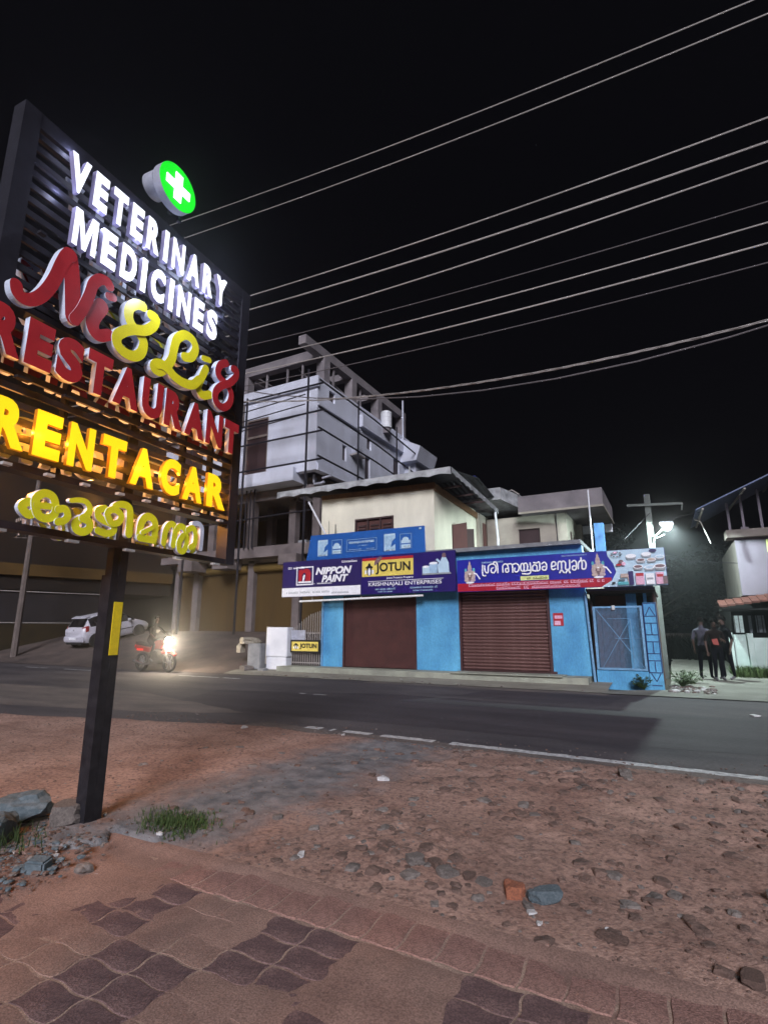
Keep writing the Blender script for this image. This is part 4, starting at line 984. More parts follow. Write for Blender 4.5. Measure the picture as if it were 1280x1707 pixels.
# two seated crowned figures, small ornaments
for cx in (-5.30,-1.66):
    P.ell(cx,3.22,0.20,0.32,'store_blue')
    P.poly([(cx-0.07,3.30),(cx+0.07,3.30),(cx+0.05,3.38),(cx+0.055,3.41),(cx+0.025,3.45),(cx+0.03,3.48),(cx,3.56),(cx-0.03,3.48),(cx-0.025,3.45),(cx-0.055,3.41),(cx-0.05,3.38)],'print_gold'); P.ell(cx,3.26,0.062,0.065,'print_skin')
    P.ell(cx-0.10,3.21,0.065,0.05,'print_gold'); P.ell(cx+0.10,3.21,0.065,0.05,'print_gold')
    P.ell(cx-0.13,3.28,0.035,0.055,'print_teal'); P.ell(cx+0.13,3.28,0.035,0.055,'print_teal')
    P.poly([(cx-0.12,3.22),(cx+0.12,3.22),(cx+0.14,3.06),(cx+0.08,2.98),(cx-0.08,2.98),(cx-0.14,3.06)],'print_gold')
    P.ell(cx-0.14,3.09,0.035,0.09,'print_skin'); P.ell(cx+0.14,3.09,0.035,0.09,'print_skin'); P.ell(cx-0.05,3.10,0.022,0.045,'print_brown'); P.ell(cx+0.05,3.10,0.022,0.045,'print_brown'); P.ell(cx,3.16,0.03,0.02,'print_white'); P.ell(cx,3.04,0.05,0.03,'print_brown')
    P.ell(cx-0.09,2.97,0.09,0.045,'print_gold'); P.ell(cx+0.09,2.97,0.09,0.045,'print_skin'); P.ell(cx,2.985,0.04,0.02,'print_brown'); P.ell(cx,2.90,0.13,0.03,'print_white')
    P.poly([(cx+0.12,3.20),(cx+0.22,3.17),(cx+0.29,3.06),(cx+0.33,3.00),(cx+0.30,2.98),(cx+0.25,3.06),(cx+0.20,3.13),(cx+0.12,3.16)],'print_white')
# groceries: bowls, packets
rg = random.Random(5)
for (cx,cz,r_) in ((-0.83,3.42,.13),(-0.46,3.45,.12),(-0.60,3.30,.11),(-0.35,3.30,.11),(-0.15,3.36,.11),(-0.68,3.13,.12),(-0.42,3.10,.12),(-0.17,3.12,.14)):
    P.poly([(cx-r_,cz),(cx+r_,cz),(cx+r_*.8,cz-r_*.75),(cx-r_*.8,cz-r_*.75)], 'print_grey'); P.ell(cx,cz,r_,r_*.42,'print_white'); P.ell(cx,cz,r_*.8,r_*.3,['print_brown','print_sky','print_white','print_gold'][rg.randrange(4)])
P.ell(-0.30,3.53,0.09,0.05,'navy_board')
for (x,z_,w_,h_,m_) in ((-0.95,2.68,.14,.26,'print_gold'),(-0.93,2.66,.12,.36,'navy_board'),(-0.76,2.66,.20,.30,'print_pink'),(-0.75,2.88,.18,.08,'print_red'),(-0.52,2.66,.20,.28,'print_white'),(-0.50,2.78,.15,.05,'print_grey'),(-0.29,2.66,.19,.30,'print_pink'),(-0.26,2.84,.14,.07,'print_red'),(-0.13,2.66,.10,.20,'print_brown'),(-1.12,2.86,.18,.10,'print_gold'),(-1.18,2.78,.16,.03,'print_black'),(-1.20,2.67,.26,.08,'print_teal'),(-1.34,2.70,.08,.05,'print_black')):
    P.rect(x,z_,x+w_,z_+h_,m_)
for i in range(9):
    a = i*0.7; P.ell(-1.18+0.12*math.cos(a),3.48+0.06*math.sin(a),0.028,0.015,['print_black','print_brown'][i%2])
P.ell(-1.20,3.53,0.05,0.025,'print_pink'); P.ell(-1.08,3.28,0.06,0.05,'print_brown'); P.ell(-1.14,3.20,0.07,0.03,'print_red'); P.ell(-1.02,3.22,0.05,0.05,'print_pink')
P.build('print', st)
TT = [[(-4.886,3.399),(-4.896,3.144),(-4.861,3.088),(-4.805,3.085)],[(-4.825,3.377),(-4.818,3.231),(-4.773,3.174),(-4.726,3.19),(-4.709,3.352),(-4.641,3.412),(-4.558,3.416),(-4.486,3.358),(-4.492,3.232),(-4.551,3.163),(-4.624,3.185),(-4.62,3.275),(-4.563,3.308)],[(-4.557,3.434),(-4.508,3.482),(-4.455,3.447),(-4.431,3.355),(-4.431,3.157)],[(-4.276,3.167),(-4.277,3.328),(-4.219,3.397),(-4.147,3.384),(-4.115,3.302),(-4.113,3.177),(-4.186,3.163),(-4.19,3.252),(-4.108,3.266)],[(-4.12,3.391),(-4.03,3.395),(-3.988,3.33),(-3.989,3.144)],[(-3.986,3.366),(-3.878,3.395),(-3.802,3.32),(-3.817,3.197),(-3.882,3.147),(-3.933,3.185),(-3.92,3.264)],[(-3.73,3.175),(-3.753,3.247),(-3.738,3.352),(-3.692,3.384),(-3.651,3.329),(-3.668,3.189),(-3.73,3.175)],[(-3.658,3.365),(-3.596,3.388),(-3.555,3.333),(-3.572,3.184),(-3.67,3.163)],[(-3.473,3.389),(-3.485,3.10),(-3.709,3.09)],[(-3.572,3.184),(-3.486,3.18)],[(-3.414,3.176),(-3.408,3.28),(-3.345,3.329),(-3.287,3.283),(-3.294,3.17)],[(-3.375,3.392),(-3.29,3.379),(-3.212,3.392),(-3.226,3.166),(-3.415,3.167)],[(-3.147,3.344),(-3.076,3.387),(-3.021,3.328),(-3.03,3.191),(-3.082,3.159),(-3.14,3.188),(-3.127,3.256),(-3.067,3.262)],[(-2.779,3.186),(-2.847,3.164),(-2.881,3.2),(-2.878,3.32),(-2.841,3.378),(-2.783,3.375),(-2.762,3.313),(-2.807,3.265),(-2.874,3.26)],[(-2.714,3.165),(-2.703,3.327),(-2.658,3.385),(-2.611,3.348),(-2.615,3.169)],[(-2.616,3.152),(-2.671,3.069)],[(-2.616,3.152),(-2.557,3.064)],[(-2.611,3.348),(-2.55,3.387),(-2.497,3.324),(-2.504,3.163),(-2.403,3.166),(-2.386,3.402)],[(-2.445,3.151),(-2.508,3.061)],[(-2.445,3.151),(-2.395,3.056)],[(-2.334,3.34),(-2.265,3.387),(-2.213,3.333),(-2.226,3.165),(-2.277,3.125),(-2.326,3.153),(-2.309,3.228),(-2.253,3.234)],[(-2.171,3.153),(-2.16,3.296),(-2.106,3.369),(-2.062,3.324),(-2.07,3.156),(-1.988,3.152),(-1.962,3.284),(-2.003,3.371),(-2.059,3.357)],[(-2.082,3.367),(-2.08,3.446)]]
m = MB()
for j, t in enumerate(TT): stroke(m, t, 0.020, YB-0.032-0.0010*(j%4), YB-0.02, ks=(0,0), eps=0.00005)
for j, t in enumerate(TT): pass
m.build('lettering', 'print_white', st, world=True)

bb = board('blue_signboard', -11.5, 3.98, -6.85, 4.86, 15.60, 'bright blue banner board above the navy paint signboard', None, [])
m = MB(); m.prism([(-11.52,3.96),(-6.84,3.94),(-6.86,4.83),(-11.34,4.86)], 15.60, 15.68); m.build('panel', 'flex_blue', bb, world=True)
P = Print(15.60)
for x in (-11.02,-8.32):
    P.rect(x,4.08,x+0.42,4.66,'print_sky'); P.rect(x+0.03,4.13,x+0.39,4.60,'print_pale'); P.poly([(x+0.25,4.2),(x+0.42,4.3),(x+0.42,4.5),(x+0.3,4.4)],'flex_blue'); P.words(x+0.05,4.09,x+0.38,0.035,'print_black',int(-x*7))
    P.rect(x+0.62,4.14,x+1.0,4.54,'flex_blue'); P.frame(x+0.60,4.12,x+1.02,4.62,0.012,'print_pale'); P.ell(x+0.80,4.42,0.12,0.09,'print_sky'); P.rect(x+0.64,4.30,x+0.98,4.40,'print_sky'); P.rect(x+0.64,4.14,x+0.98,4.26,'print_sky'); P.words(x+0.68,4.17,x+0.95,0.05,'print_grey',int(-x*9))
P.frame(-9.80,4.16,-8.60,4.58,0.012,'print_pale'); P.words(-9.35,4.33,-8.95,0.035,'print_pale',31); P.words(-9.70,4.21,-9.2,0.03,'print_pale',33); P.words(-9.0,4.21,-8.68,0.03,'print_pale',34)
P.rect(-7.02,4.72,-6.94,4.78,'print_sky')
P.build('print', bb)
textline('KRISHNAJALI ENTERPRISES', (-9.70,4.41,-8.70,4.51), 15.588, 'print_sky', bb, off=0.03)

# unlit tube lamp under the paint board
tb = empty('tube_lamp', (-9.3,15.6,2.5), 'unlit white tube lamp slung under the navy paint signboard', 'lamp')
m = MB(); m.tube([(-11.72,15.55,2.50),(-6.90,15.55,2.57)],0.035,10); m.build('tube', 'tube_white', tb, world=True)
m = MB(); 
for x,z_ in ((-11.2,2.51),(-9.2,2.54),(-7.2,2.57)): m.box(x,15.55,z_+0.034,x+0.03,15.58,2.659)
m.build('hanger', 'metal_rail', tb, world=True)

# ------------------------------------------------------------------ KIOSK
ki = empty('kiosk', (-1.2,16,0), 'sky blue kiosk with wire mesh window and patterned corner pillar', 'kiosk')
B('base_wall', 'blue_wall', ki, (-1.98,16.0,-0.05,-0.705,16.25,0.44), world=True)
B('pillar', 'blue_wall', ki, (-0.70,15.98,-0.05,-0.38,16.35,2.22), world=True)
B('side_wall', 'brown_wood', ki, (-0.45,16.36,0,-0.40,18.8,2.5), world=True)
B('back_wall', 'interior_dark', ki, (-1.98,18.2,0,-0.46,18.3,2.5), (-2.05,16.3,0,-1.99,18.3,2.5), world=True)
B('roof_beam', 'dark_wood', ki, (-2.08,15.8,2.56,-0.35,16.0,2.62), (-2.08,16.001,2.50,-0.35,18.8,2.56), world=True)
B('inner_post', 'blue_wall', ki, (-1.12,16.36,0.44,-0.86,16.5,2.49), (-0.68,16.36,0.44,-0.60,16.5,2.49), world=True)
B('inner_board', 'brown_wood', ki, *[(-1.96+0.135*i,16.75,0.4,-1.96+0.135*i+0.125,16.78,2.2) for i in range(7)], world=True)
m = MB(); m.poly([(-1.97,16.70,2.16),(-1.15,16.72,2.22),(-1.12,16.72,2.45),(-1.97,16.70,2.48)]); m.build('tarpaulin', 'tile_red', ki, world=True)
fr = B('window_frame', 'blue_frame', ki, (-1.96,15.96,0.46,-1.90,16.0,2.14), (-0.78,15.96,0.46,-0.72,16.0,2.14), (-1.899,15.962,0.46,-0.781,15.998,0.51), (-1.899,15.962,2.09,-0.781,15.998,2.14), world=True)
m = MB()
m.bar((-1.88,15.985,2.07),(-0.80,15.985,0.53),0.02,0.015); m.bar((-1.80,15.972,0.53),(-1.02,15.972,1.80),0.02,0.012); m.bar((-1.6,15.965,1.80),(-1.05,15.965,1.80),0.02,0.012)
m.bar((-1.45,15.965,1.28),(-0.80,15.965,1.28),0.02,0.012); m.bar((-1.02,15.955,0.53),(-1.03,15.955,1.75),0.02,0.012); m.build('brace', 'blue_frame', ki, world=True)
m = MB()
for i in range(37): x = -1.895+i*0.0302; m.box(x,15.990,0.51,x+0.0045,15.993,2.09)
for i in range(52): z_ = 0.52+i*0.0302; m.box(-1.898,15.994,z_,-0.782,15.996,z_+0.0045)
tag(m.build('wire_mesh', 'blue_frame', ki, world=True), kind='stuff')
m = MB(); zz = [2.12,1.86,1.70,1.42,1.26,0.98,0.82,0.55,0.37]
L_ = lambda a, b, t=0.022: m.bar((a[0],15.975,a[1]),(b[0],15.975,b[1]),t,0.006,up=(0,1,0))
m2 = MB()
def ln2(a, b): 
    d = Vector((b[0]-a[0],0,b[1]-a[1])); l = d.length; d /= l; q = Vector((-d.z,0,d.x))*0.012; y = 15.974
    A_ = Vector((a[0],y,a[1])); B_ = Vector((b[0],y,b[1])); m2.hexa([A_-q,B_-q,B_-q+Vector((0,.005,0)),A_-q+Vector((0,.005,0)),A_+q,B_+q,B_+q+Vector((0,.005,0)),A_+q+Vector((0,.005,0))])
pl_, pr_ = -0.69, -0.39
ln2((pl_,2.20),(pr_,2.20)); ln2((pl_,2.20),(pl_,0.40)); ln2((pr_,2.20),(pr_,0.42))
for z_ in (1.86,1.68,1.38,1.20,0.90,0.72,0.42): ln2((pl_,z_),(pr_,z_))
for a, b in ((1.68,1.38),(1.20,0.90)): ln2((-0.54,a),(-0.54,b))
ln2((-0.54,0.70),(-0.54,0.44)); ln2((-0.65,1.88),(-0.54,2.10)); ln2((-0.54,2.10),(-0.43,1.88)); ln2((-0.65,0.40),(-0.54,0.20)); ln2((-0.54,0.20),(-0.43,0.40)); ln2((-0.66,0.10),(-0.42,0.10))
m2.build('painted_pattern', 'navy_line', ki, world=True)
m = MB(); m.tube([(-2.03,15.93,0.02),(-2.12,15.93,2.56)],0.035,8); m.build('pipe', 'blue_frame', ki, world=True)
B('latch', 'aluminium', ki, (-1.46,15.93,2.04,-1.38,15.955,2.16), world=True)
tp = empty('roof_post', (-2.2,20.6,4.0), 'blue concrete post stub with a thin white pipe behind the store signboard', 'post')
B('post', 'blue_dark', tp, (-2.24,20.6,4.02,-1.92,20.9,5.35), world=True)
m = MB(); m.tube([(-2.33,20.5,4.02),(-2.33,20.5,6.62)],0.028,6); m.build('pipe', 'white_paint', tp, world=True)

# ------------------------------------------------------------------ gate, pillars, small sign
gt = empty('gate', (-11.6,15.85,0.1), 'low metal bar gate with slanting top between white pillar and blue shop', 'gate')
m0 = MB(); m0.box(-0.012,-0.012,0,0.012,0.012,1.0); bar0 = m0.build('bar', 'metal_rail', gt)
for i in range(13):
    x = -12.20+i*0.098; h = 1.27+0.065*i if i < 9 else 1.80+0.03*(i-9)
    o = bar0 if i == 0 else piece(bar0, gt)
    o.location = Vector((x,15.85,0.30))-Vector(gt.location); o.scale = (1,1,h-0.02)
B('rail', 'metal_rail', gt, (-12.24,15.86,0.36,-11.0,15.89,0.40), (-12.24,15.86,1.38,-11.0,15.89,1.42), world=True)
B('sheet', 'grey_can', gt, (-12.22,15.80,0.95,-11.62,15.815,1.50), world=True)
js = empty('small_signboard', (-11.56,15.7,0.72), 'small yellow signboard with black lettering hung on the low gate', 'signboard')
B('frame', 'print_black', js, (-12.18,15.71,0.72,-10.92,15.76,1.16), world=True)
B('panel', 'print_yellow', js, (-12.12,15.704,0.78,-10.98,15.712,1.10), world=True)
P = Print(15.704); P.ell(-11.93,0.92,0.05,0.09,'print_black'); P.ell(-11.93,0.91,0.028,0.06,'print_white'); P.poly([(-12.04,0.98),(-11.93,1.06),(-11.82,0.98),(-11.84,0.95),(-11.93,1.01),(-12.02,0.95)],'print_black'); P.rect(-12.04,0.86,-11.99,0.93,'print_white'); P.rect(-11.87,0.86,-11.82,0.93,'print_white')
P.build('print', js); textline('JOTUN', (-11.76,0.84,-11.03,1.04), 15.692, 'print_black', js, off=0.03)
wp = empty('white_pillar', (-12.75,15.8,0.1), 'white plastered pillar at the end of the low wall left of the gate', 'pillar')
B('shaft', 'white_paint', wp, (-13.22,15.62,0.56,-12.27,16.0,1.60), world=True, bevel=0.02)
B('foot', 'white_paint', wp, (-13.20,15.64,0.12,-12.30,15.98,0.555), world=True, bevel=0.02)
B('coping', 'cream_dirty', wp, (-13.30,15.7,0.30,-13.221,16.05,1.63), world=True)
cb = B('concrete_block', 'concrete_grey', None, (-13.95,15.45,0.10,-13.32,15.95,1.02), bevel=0.03); tag(cb, 'grey concrete block wall stub left of the white pillar', 'concrete block')
o = rock('rubble_block', -13.75, 15.25, 0.3, 'rock_grey', 'grey boulder lying at the foot of the concrete block by the road', seed=33, flat=0.6, z=0.12, sc3=(0.32,0.25,0.3))
o = rock('cloth_sack', -14.2, 15.9, 0.3, 'sack', 'crumpled pale sack slumped on the concrete block', seed=34, flat=0.7, z=1.12, sc3=(0.42,0.26,0.22)); o['category'] = 'sack'
o = rock('cloth_sack', -14.55, 15.75, 0.2, 'sack', 'smaller torn sack hanging left of the crumpled sack', seed=36, flat=0.8, z=0.85, sc3=(0.18,0.16,0.30)); o['category'] = 'sack'
rock('rubble_block', -13.05, 15.3, 0.16, 'concrete_grey', 'dark stone between boulder and white pillar', seed=35, flat=0.6, z=0.10, sc3=(0.2,0.15,0.15))

# ------------------------------------------------------------------ CREAM HOUSE BEHIND
hb = empty('rear_house', (-4.5,22,0), 'flat-roofed cream house with dark window and wide overhanging slabs behind the shops', 'building')
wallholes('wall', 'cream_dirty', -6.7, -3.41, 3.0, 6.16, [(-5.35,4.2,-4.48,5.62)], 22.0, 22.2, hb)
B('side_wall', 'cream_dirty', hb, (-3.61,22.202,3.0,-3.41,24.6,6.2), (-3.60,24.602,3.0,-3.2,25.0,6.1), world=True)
B('window', 'window_brown', hb, (-5.35,22.08,4.2,-4.48,22.12,5.62), world=True)
B('conduit', 'scaffold', hb, (-3.82,21.97,3.5,-3.79,21.998,6.15), world=True)
B('side_window', 'dark_wood', hb, (-3.408,22.75,4.3,-3.38,23.0,5.5), (-3.408,23.5,4.3,-3.38,23.8,5.4), world=True)
m = MB()
m.hexa([(-8.0,20.9,6.75),(-5.75,20.9,6.75),(-5.0,23.0,6.45),(-8.0,23.0,6.45),(-8.0,20.9,7.25),(-5.75,20.9,7.25),(-5.2,23.0,7.2),(-8.0,23.0,7.2)])
m.build('upper_slab', 'fascia', hb, world=True)
B('roof_slab', 'raw_concrete', hb, (-5.15,21.3,6.17,-1.92,25.2,6.86), world=True)
B('roof_lip', 'cream_dirty', hb, (-5.15,21.27,6.12,-1.90,21.298,6.20), (-1.918,21.30,6.10,-1.89,25.2,6.18), world=True)
B('rear_beam', 'white_paint', hb, (-3.4,25.4,5.8,-2.0,25.6,6.16), world=True)
m = MB(); m.tube([(-5.9,22.2,7.3),(-5.6,22.2,7.42),(-5.3,22.3,7.2)],0.03,6); m.build('pipe', 'metal_rail', hb, world=True)
aw = empty('small_awning', (-5.8,20.5,4.1), 'dark slanted sheet awning behind the store signboard', 'awning')
m = MB(); m.hexa([(-6.6,19.5,4.02),(-4.7,19.5,4.02),(-4.7,21.2,4.05),(-6.6,21.2,4.5),(-6.6,19.5,4.06),(-4.7,19.5,4.06),(-4.7,21.2,4.10),(-6.6,21.2,4.55)]); m.build('sheet', 'roof_sheet', aw, world=True)

# ------------------------------------------------------------------ UNFINISHED BUILDING
cb_ = empty('unfinished_building', (-20,22,1.3), 'unfinished three-storey concrete building with ochre ground-floor shutters', 'building')
C0, C1 = -24.5, -14.4
# ground floor
gcol = [(-23.1,-22.7),(-19.2,-18.8),(-16.3,-15.9)]
B('column', 'plain_column', cb_, (-24.55,21.0,0.9,-24.25,21.4,5.0), world=True)
for a, b in gcol: B('column', 'plain_column', cb_, (a,21.0,0.9,b,21.4,5.0), world=True)
B('column', 'plain_column', cb_, (-12.6,21.0,0.5,-12.2,21.4,5.0), world=True)
for a, b in ((-24.22,-23.13),(-22.67,-19.23),(-18.77,-16.33),(-15.87,-12.63)):
    m = MB(); z = 1.0
    m.box(a,21.25,1.0,b,21.29,4.45)
    k = 1.0
    while k < 4.4: m.box(a,21.238,k,b,21.25,k+0.05); k += 0.075
    m.build('shutter', 'ochre_shutter', cb_, world=True)
    m = MB(); m.tube([(a,21.12,4.62),(b,21.12,4.62)],0.22,14); m.build('shutter_roll', 'ochre_roll', cb_, world=True)
B('floor_slab', 'plain_column', cb_, (-25.0,20.3,5.05,-12.3,27.0,5.42), world=True)
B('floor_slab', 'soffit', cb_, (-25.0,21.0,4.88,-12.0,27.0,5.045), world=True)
for x in (-23.1,-20.6,-16.3): B('beam_end', 'plain_column', cb_, (x-0.05,19.9,4.55,x+1.0,21.0,5.04), world=True)
B('ground_back', 'interior_dark', cb_, (-25.0,22.2,0.5,-12.0,22.4,5.0), world=True)
# middle floor: open bay with columns
for x, y in ((-24.3,20.6),(-21.6,20.6),(-18.9,20.6),(-16.95,21.6),(-14.95,20.9),(-20.3,23.8),(-17.9,24.0),(-15.4,24.2),(-13.6,23.0)):
    B('column', 'plain_column', cb_, (x-0.2,y,5.421,x+0.22,y+0.4,8.56), world=True)
B('middle_back', 'interior_dark', cb_, (-25,26.8,5.0,-12.0,27.0,8.9), (-25,20.8,5.43,-24.8,26.7,8.5), world=True)
B('beam', 'plain_column', cb_, (-24.8,20.65,8.05,-14.6,20.95,8.55), (-16.9,21.6,8.1,-16.6,26.7,8.56), (-14.9,21.4,8.1,-14.6,26.7,8.56), world=True)
B('parapet', 'plain_column', cb_, (-24.5,20.35,5.42,-14.6,20.45,5.60), world=True)
for i in range(9):
    pass
B('stored_goods', 'concrete_grey', cb_, (-16.2,21.2,5.43,-15.7,21.6,5.9), (-15.5,21.4,5.43,-15.1,21.7,5.75), (-18.2,22,5.43,-17.7,22.5,5.8), world=True)
# upper volume
B('floor_slab', 'raw_white', cb_, (-25.0,19.7,8.58,-15.5,20.9,9.25), world=True)
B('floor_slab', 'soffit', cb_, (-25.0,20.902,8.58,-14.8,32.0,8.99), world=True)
wallholes('front_wall', 'raw_white', -25.0, -14.4, 9.0, 13.92, [(-18.95,9.32,-17.45,12.35),(-23.5,9.32,-22.0,12.35),(-20.3,9.3,-19.3,10.9)], 20.0, 20.22, cb_)
B('cornice', 'raw_white', cb_, (-25.0,19.86,13.32,-14.3,19.998,13.88), (-17.3,19.93,9.02,-14.33,19.996,9.5), world=True)
wallholes('side_wall', 'raw_white', 20.222, 30.6, 9.0, 13.9, [(21.0,13.0,21.55,13.55),(22.35,10.2,22.75,11.05),(24.9,11.6,25.4,12.3),(24.7,9.6,25.3,11.1),(28.2,9.6,29.0,12.0)], -14.62, -14.4, cb_, 'y')
B('ledge', 'raw_white', cb_, (-14.398,20.0,9.0,-14.25,27.0,9.35), (-14.398,20.0,12.35,-14.28,24.0,12.45), world=True)
B('side_parapet', 'raw_white', cb_, (-14.398,24.0,12.6,-14.15,30.6,13.3), world=True)
B('window', 'window_brown', cb_, (-18.95,20.08,9.32,-17.45,20.12,12.35), (-23.5,20.08,9.32,-22.0,20.12,12.35), (-20.3,20.08,9.3,-19.3,20.12,10.9), world=True)
B('window_frame', 'window_frame', cb_, (-18.95,20.02,9.32,-18.87,20.079,12.35), (-17.53,20.02,9.32,-17.45,20.079,12.35), (-18.87,20.02,11.30,-17.53,20.079,11.42), (-18.87,20.02,12.27,-17.53,20.079,12.35), world=True)
B('side_window', 'window_brown', cb_, (-14.6,21.0,13.0,-14.52,21.55,13.55), (-14.6,22.35,10.2,-14.52,22.75,11.05), (-14.6,24.9,11.6,-14.52,25.4,12.3), (-14.6,24.7,9.6,-14.52,25.3,11.1), (-14.6,28.2,9.6,-14.52,29.0,12.0), world=True)
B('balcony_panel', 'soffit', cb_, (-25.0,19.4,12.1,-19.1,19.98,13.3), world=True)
B('inner_wall', 'raw_white', cb_, (-16.0,20.95,8.0,-15.5,30.0,9.0), world=True)
m = MB(); m.hexa([(-14.4,29.2,12.0),(-13.3,29.2,12.0),(-13.3,32.0,12.0),(-14.4,32.0,12.0),(-14.4,29.2,13.6),(-13.0,29.2,12.9),(-13.0,32.0,12.9),(-14.4,32.0,13.6)])
m.build('sunshade', 'raw_white', cb_, world=True)
B('end_block', 'raw_white', cb_, (-14.4,29.8,9.0,-13.6,31.8,12.0), world=True)
B('roof_floor', 'raw_concrete', cb_, (-24.99,20.23,13.5,-14.63,30.6,13.7), world=True)
# roof frame
for y in (20.6,23.3,26.3,29.6): B('roof_column', 'raw_concrete', cb_, (-14.95,y,13.7,-14.45,y+0.5,15.25), world=True)
B('roof_column', 'raw_concrete', cb_, (-20.1,20.5,13.7,-19.5,21.0,15.25), (-24.6,20.5,13.7,-24.1,21.0,15.25), world=True)
for y in (23.3,26.3): B('roof_column', 'raw_concrete', cb_, (-20.1,y,13.7,-19.6,y+0.4,15.25), world=True)
B('roof_beam', 'raw_concrete', cb_, (-14.92,19.0,15.252,-14.48,30.2,15.72), (-25.0,20.5,15.27,-14.982,20.95,15.8), (-20.2,20.952,15.28,-19.7,30.0,15.75), (-19.698,26.3,15.3,-14.982,26.7,15.7), (-19.698,23.3,15.3,-14.982,23.7,15.7), world=True)
m = MB(); m.bar((-19.5,21.0,15.2),(-17.2,24.5,13.8),0.4,0.3); m.bar((-16.4,21.0,15.2),(-15.2,21.6,13.8),0.08); m.bar((-15.5,22,15.1),(-14.7,24,14.0),0.08); m.build('prop', 'raw_concrete', cb_, world=True)
for y_ in (21.8,24.6,28.0):
    m = MB(); m.bar((-14.7,y_,13.7),(-14.7,y_,15.25),0.10); m.build('prop', 'raw_concrete', cb_, world=True)
for x_ in (-18.3,-16.9,-15.9):
    m = MB(); m.bar((x_,20.7,13.7),(x_,20.7,15.27),0.09); m.build('prop', 'raw_concrete', cb_, world=True)
m = MB(); m.bar((-14.2,29.2,13.0),(-14.2,29.2,16.2),0.08); m.build('post', 'raw_white', cb_, world=True)
pp = empty('drain_pipe', (-15.2,20.9,8.6), 'grey bent drain pipes under the corner of the unfinished upper floor', 'pipe')
m = MB(); m.tube([(-14.9,20.6,8.99),(-14.9,20.6,8.62),(-14.85,20.6,8.5),(-14.5,20.6,8.5),(-14.3,20.6,8.55)],0.07,10); m.tube([(-14.95,20.8,8.9),(-14.95,20.8,8.1)],0.07,10); m.tube([(-14.4,20.6,8.75),(-13.9,20.6,8.80)],0.06,8); m.build('pipe', 'grey_can', pp, world=True)
tk = empty('water_tank', (-14.9,27.6,13.7), 'white cylindrical water tank on the roof of the unfinished building', 'water tank')
m = MB(); m.tube([(-14.05,26.6,13.35),(-14.05,26.6,14.35)],0.33,20); m.build('drum', 'tank_white', tk, world=True)
m = MB()
for z_ in (13.5,13.75,14.0,14.25): m.tube([(-14.05,26.6,z_-0.02),(-14.05,26.6,z_+0.02)],0.345,20)
m.tube([(-14.05,26.6,14.35),(-14.05,26.6,14.42)],0.22,20); m.build('rib', 'tank_white', tk, world=True)
m = MB(); m.tube([(-14.05,26.6,13.0),(-14.05,26.6,13.35)],0.25,10); m.build('stand', 'raw_concrete', tk, world=True)
# scaffold
sf = empty('scaffolding', (-15.5,18.8,1.3), 'thin dark pole scaffolding in front of the unfinished building', 'scaffolding')
for z_ in (12.75,11.4,10.4,9.05): 
    m = MB(); m.tube([(-24.5,18.8,z_-0.05),(-18.5,18.8,z_+0.03),(-13.2,18.8,z_)],0.045,6); m.build('pole', 'scaffold', sf, world=True)
    m = MB(); m.tube([(-13.3,18.6,z_+0.1),(-13.3,24,z_-0.02),(-13.35,29.5,z_-0.35)],0.045,6); m.build('pole', 'scaffold', sf, world=True)
for x in (-21.5,-17.8,-14.05): 
    m = MB(); m.tube([(x,18.75,1.3),(x,18.75,13.6 if x > -15 else 12.9)],0.055,6); m.build('upright', 'scaffold', sf, world=True)
for y, zt in ((22.2,13.2),(26.6,13.3)): 
    m = MB(); m.tube([(-13.35,y,5.4),(-13.35,y,zt)],0.05,6); m.build('upright', 'scaffold', sf, world=True)
for x in (-18.9,-18.6,-18.35): 
    m = MB(); m.tube([(x,20.25,5.5),(x,20.25,8.6)],0.04,6); m.build('upright', 'scaffold', sf, world=True)
m = MB(); m.tube([(-24,20.1,6.9),(-14.5,20.1,7.1)],0.04,6); m.build('pole', 'scaffold', sf, world=True)
for (z_,r_) in ((12.2,0.03),(11.7,0.03),(11.2,0.03)): 
    m = MB(); m.tube([(-24,19.2,z_),(-14.4,19.0,z_+0.3)],r_,5); m.build('cable', 'scaffold', sf, world=True)
ac = empty('meter_box', (-14.3,22.9,11.0), 'small equipment box on the side wall of the unfinished building', 'equipment box')
B('box', 'grey_can', ac, (-14.398,23.2,10.75,-14.1,23.9,11.15), world=True); B('shelf', 'metal_rail', ac, (-14.398,23.1,10.66,-13.95,24.0,10.74), world=True)

# ------------------------------------------------------------------ DARK BUILDING AT LEFT (turned towards the street bend)
ang = math.atan2(0.948,0.317)
lb = empty('dark_building', (-33.6,12.0,0), 'dark unlit building with an ochre band and grey shutters at the left edge', 'building', rz=ang)
LL = 13.5
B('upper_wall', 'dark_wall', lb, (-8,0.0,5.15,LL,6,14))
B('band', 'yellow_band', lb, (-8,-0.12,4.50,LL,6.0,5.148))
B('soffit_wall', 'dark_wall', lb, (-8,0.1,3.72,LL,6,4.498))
for a, b in ((-2.0,2.6),(3.6,10.2)):
    m = MB(); m.box(a,0.22,1.95,b,0.26,3.72); k = 1.95
    while k < 3.7: m.box(a,0.20,k,b,0.22,k+0.06); k += 0.09
    m.build('shutter', 'grey_shutter', lb)
B('rail', 'metal_rail', lb, (-2.0,0.1,3.60,10.2,0.16,3.65), (3.6,0.08,1.88,10.2,0.14,1.93))
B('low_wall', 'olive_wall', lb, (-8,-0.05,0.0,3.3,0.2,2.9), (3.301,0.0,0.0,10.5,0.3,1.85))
B('notice', 'plain_column', lb, (3.0-1.4,-0.08,2.35,3.0-0.8,-0.052,2.75))
m = MB(); m.tube([(3.2,-0.25,3.5),(3.45,-0.25,3.2),(3.45,-0.25,1.2)],0.06,8); m.build('down_pipe', 'pole_concrete', lb)

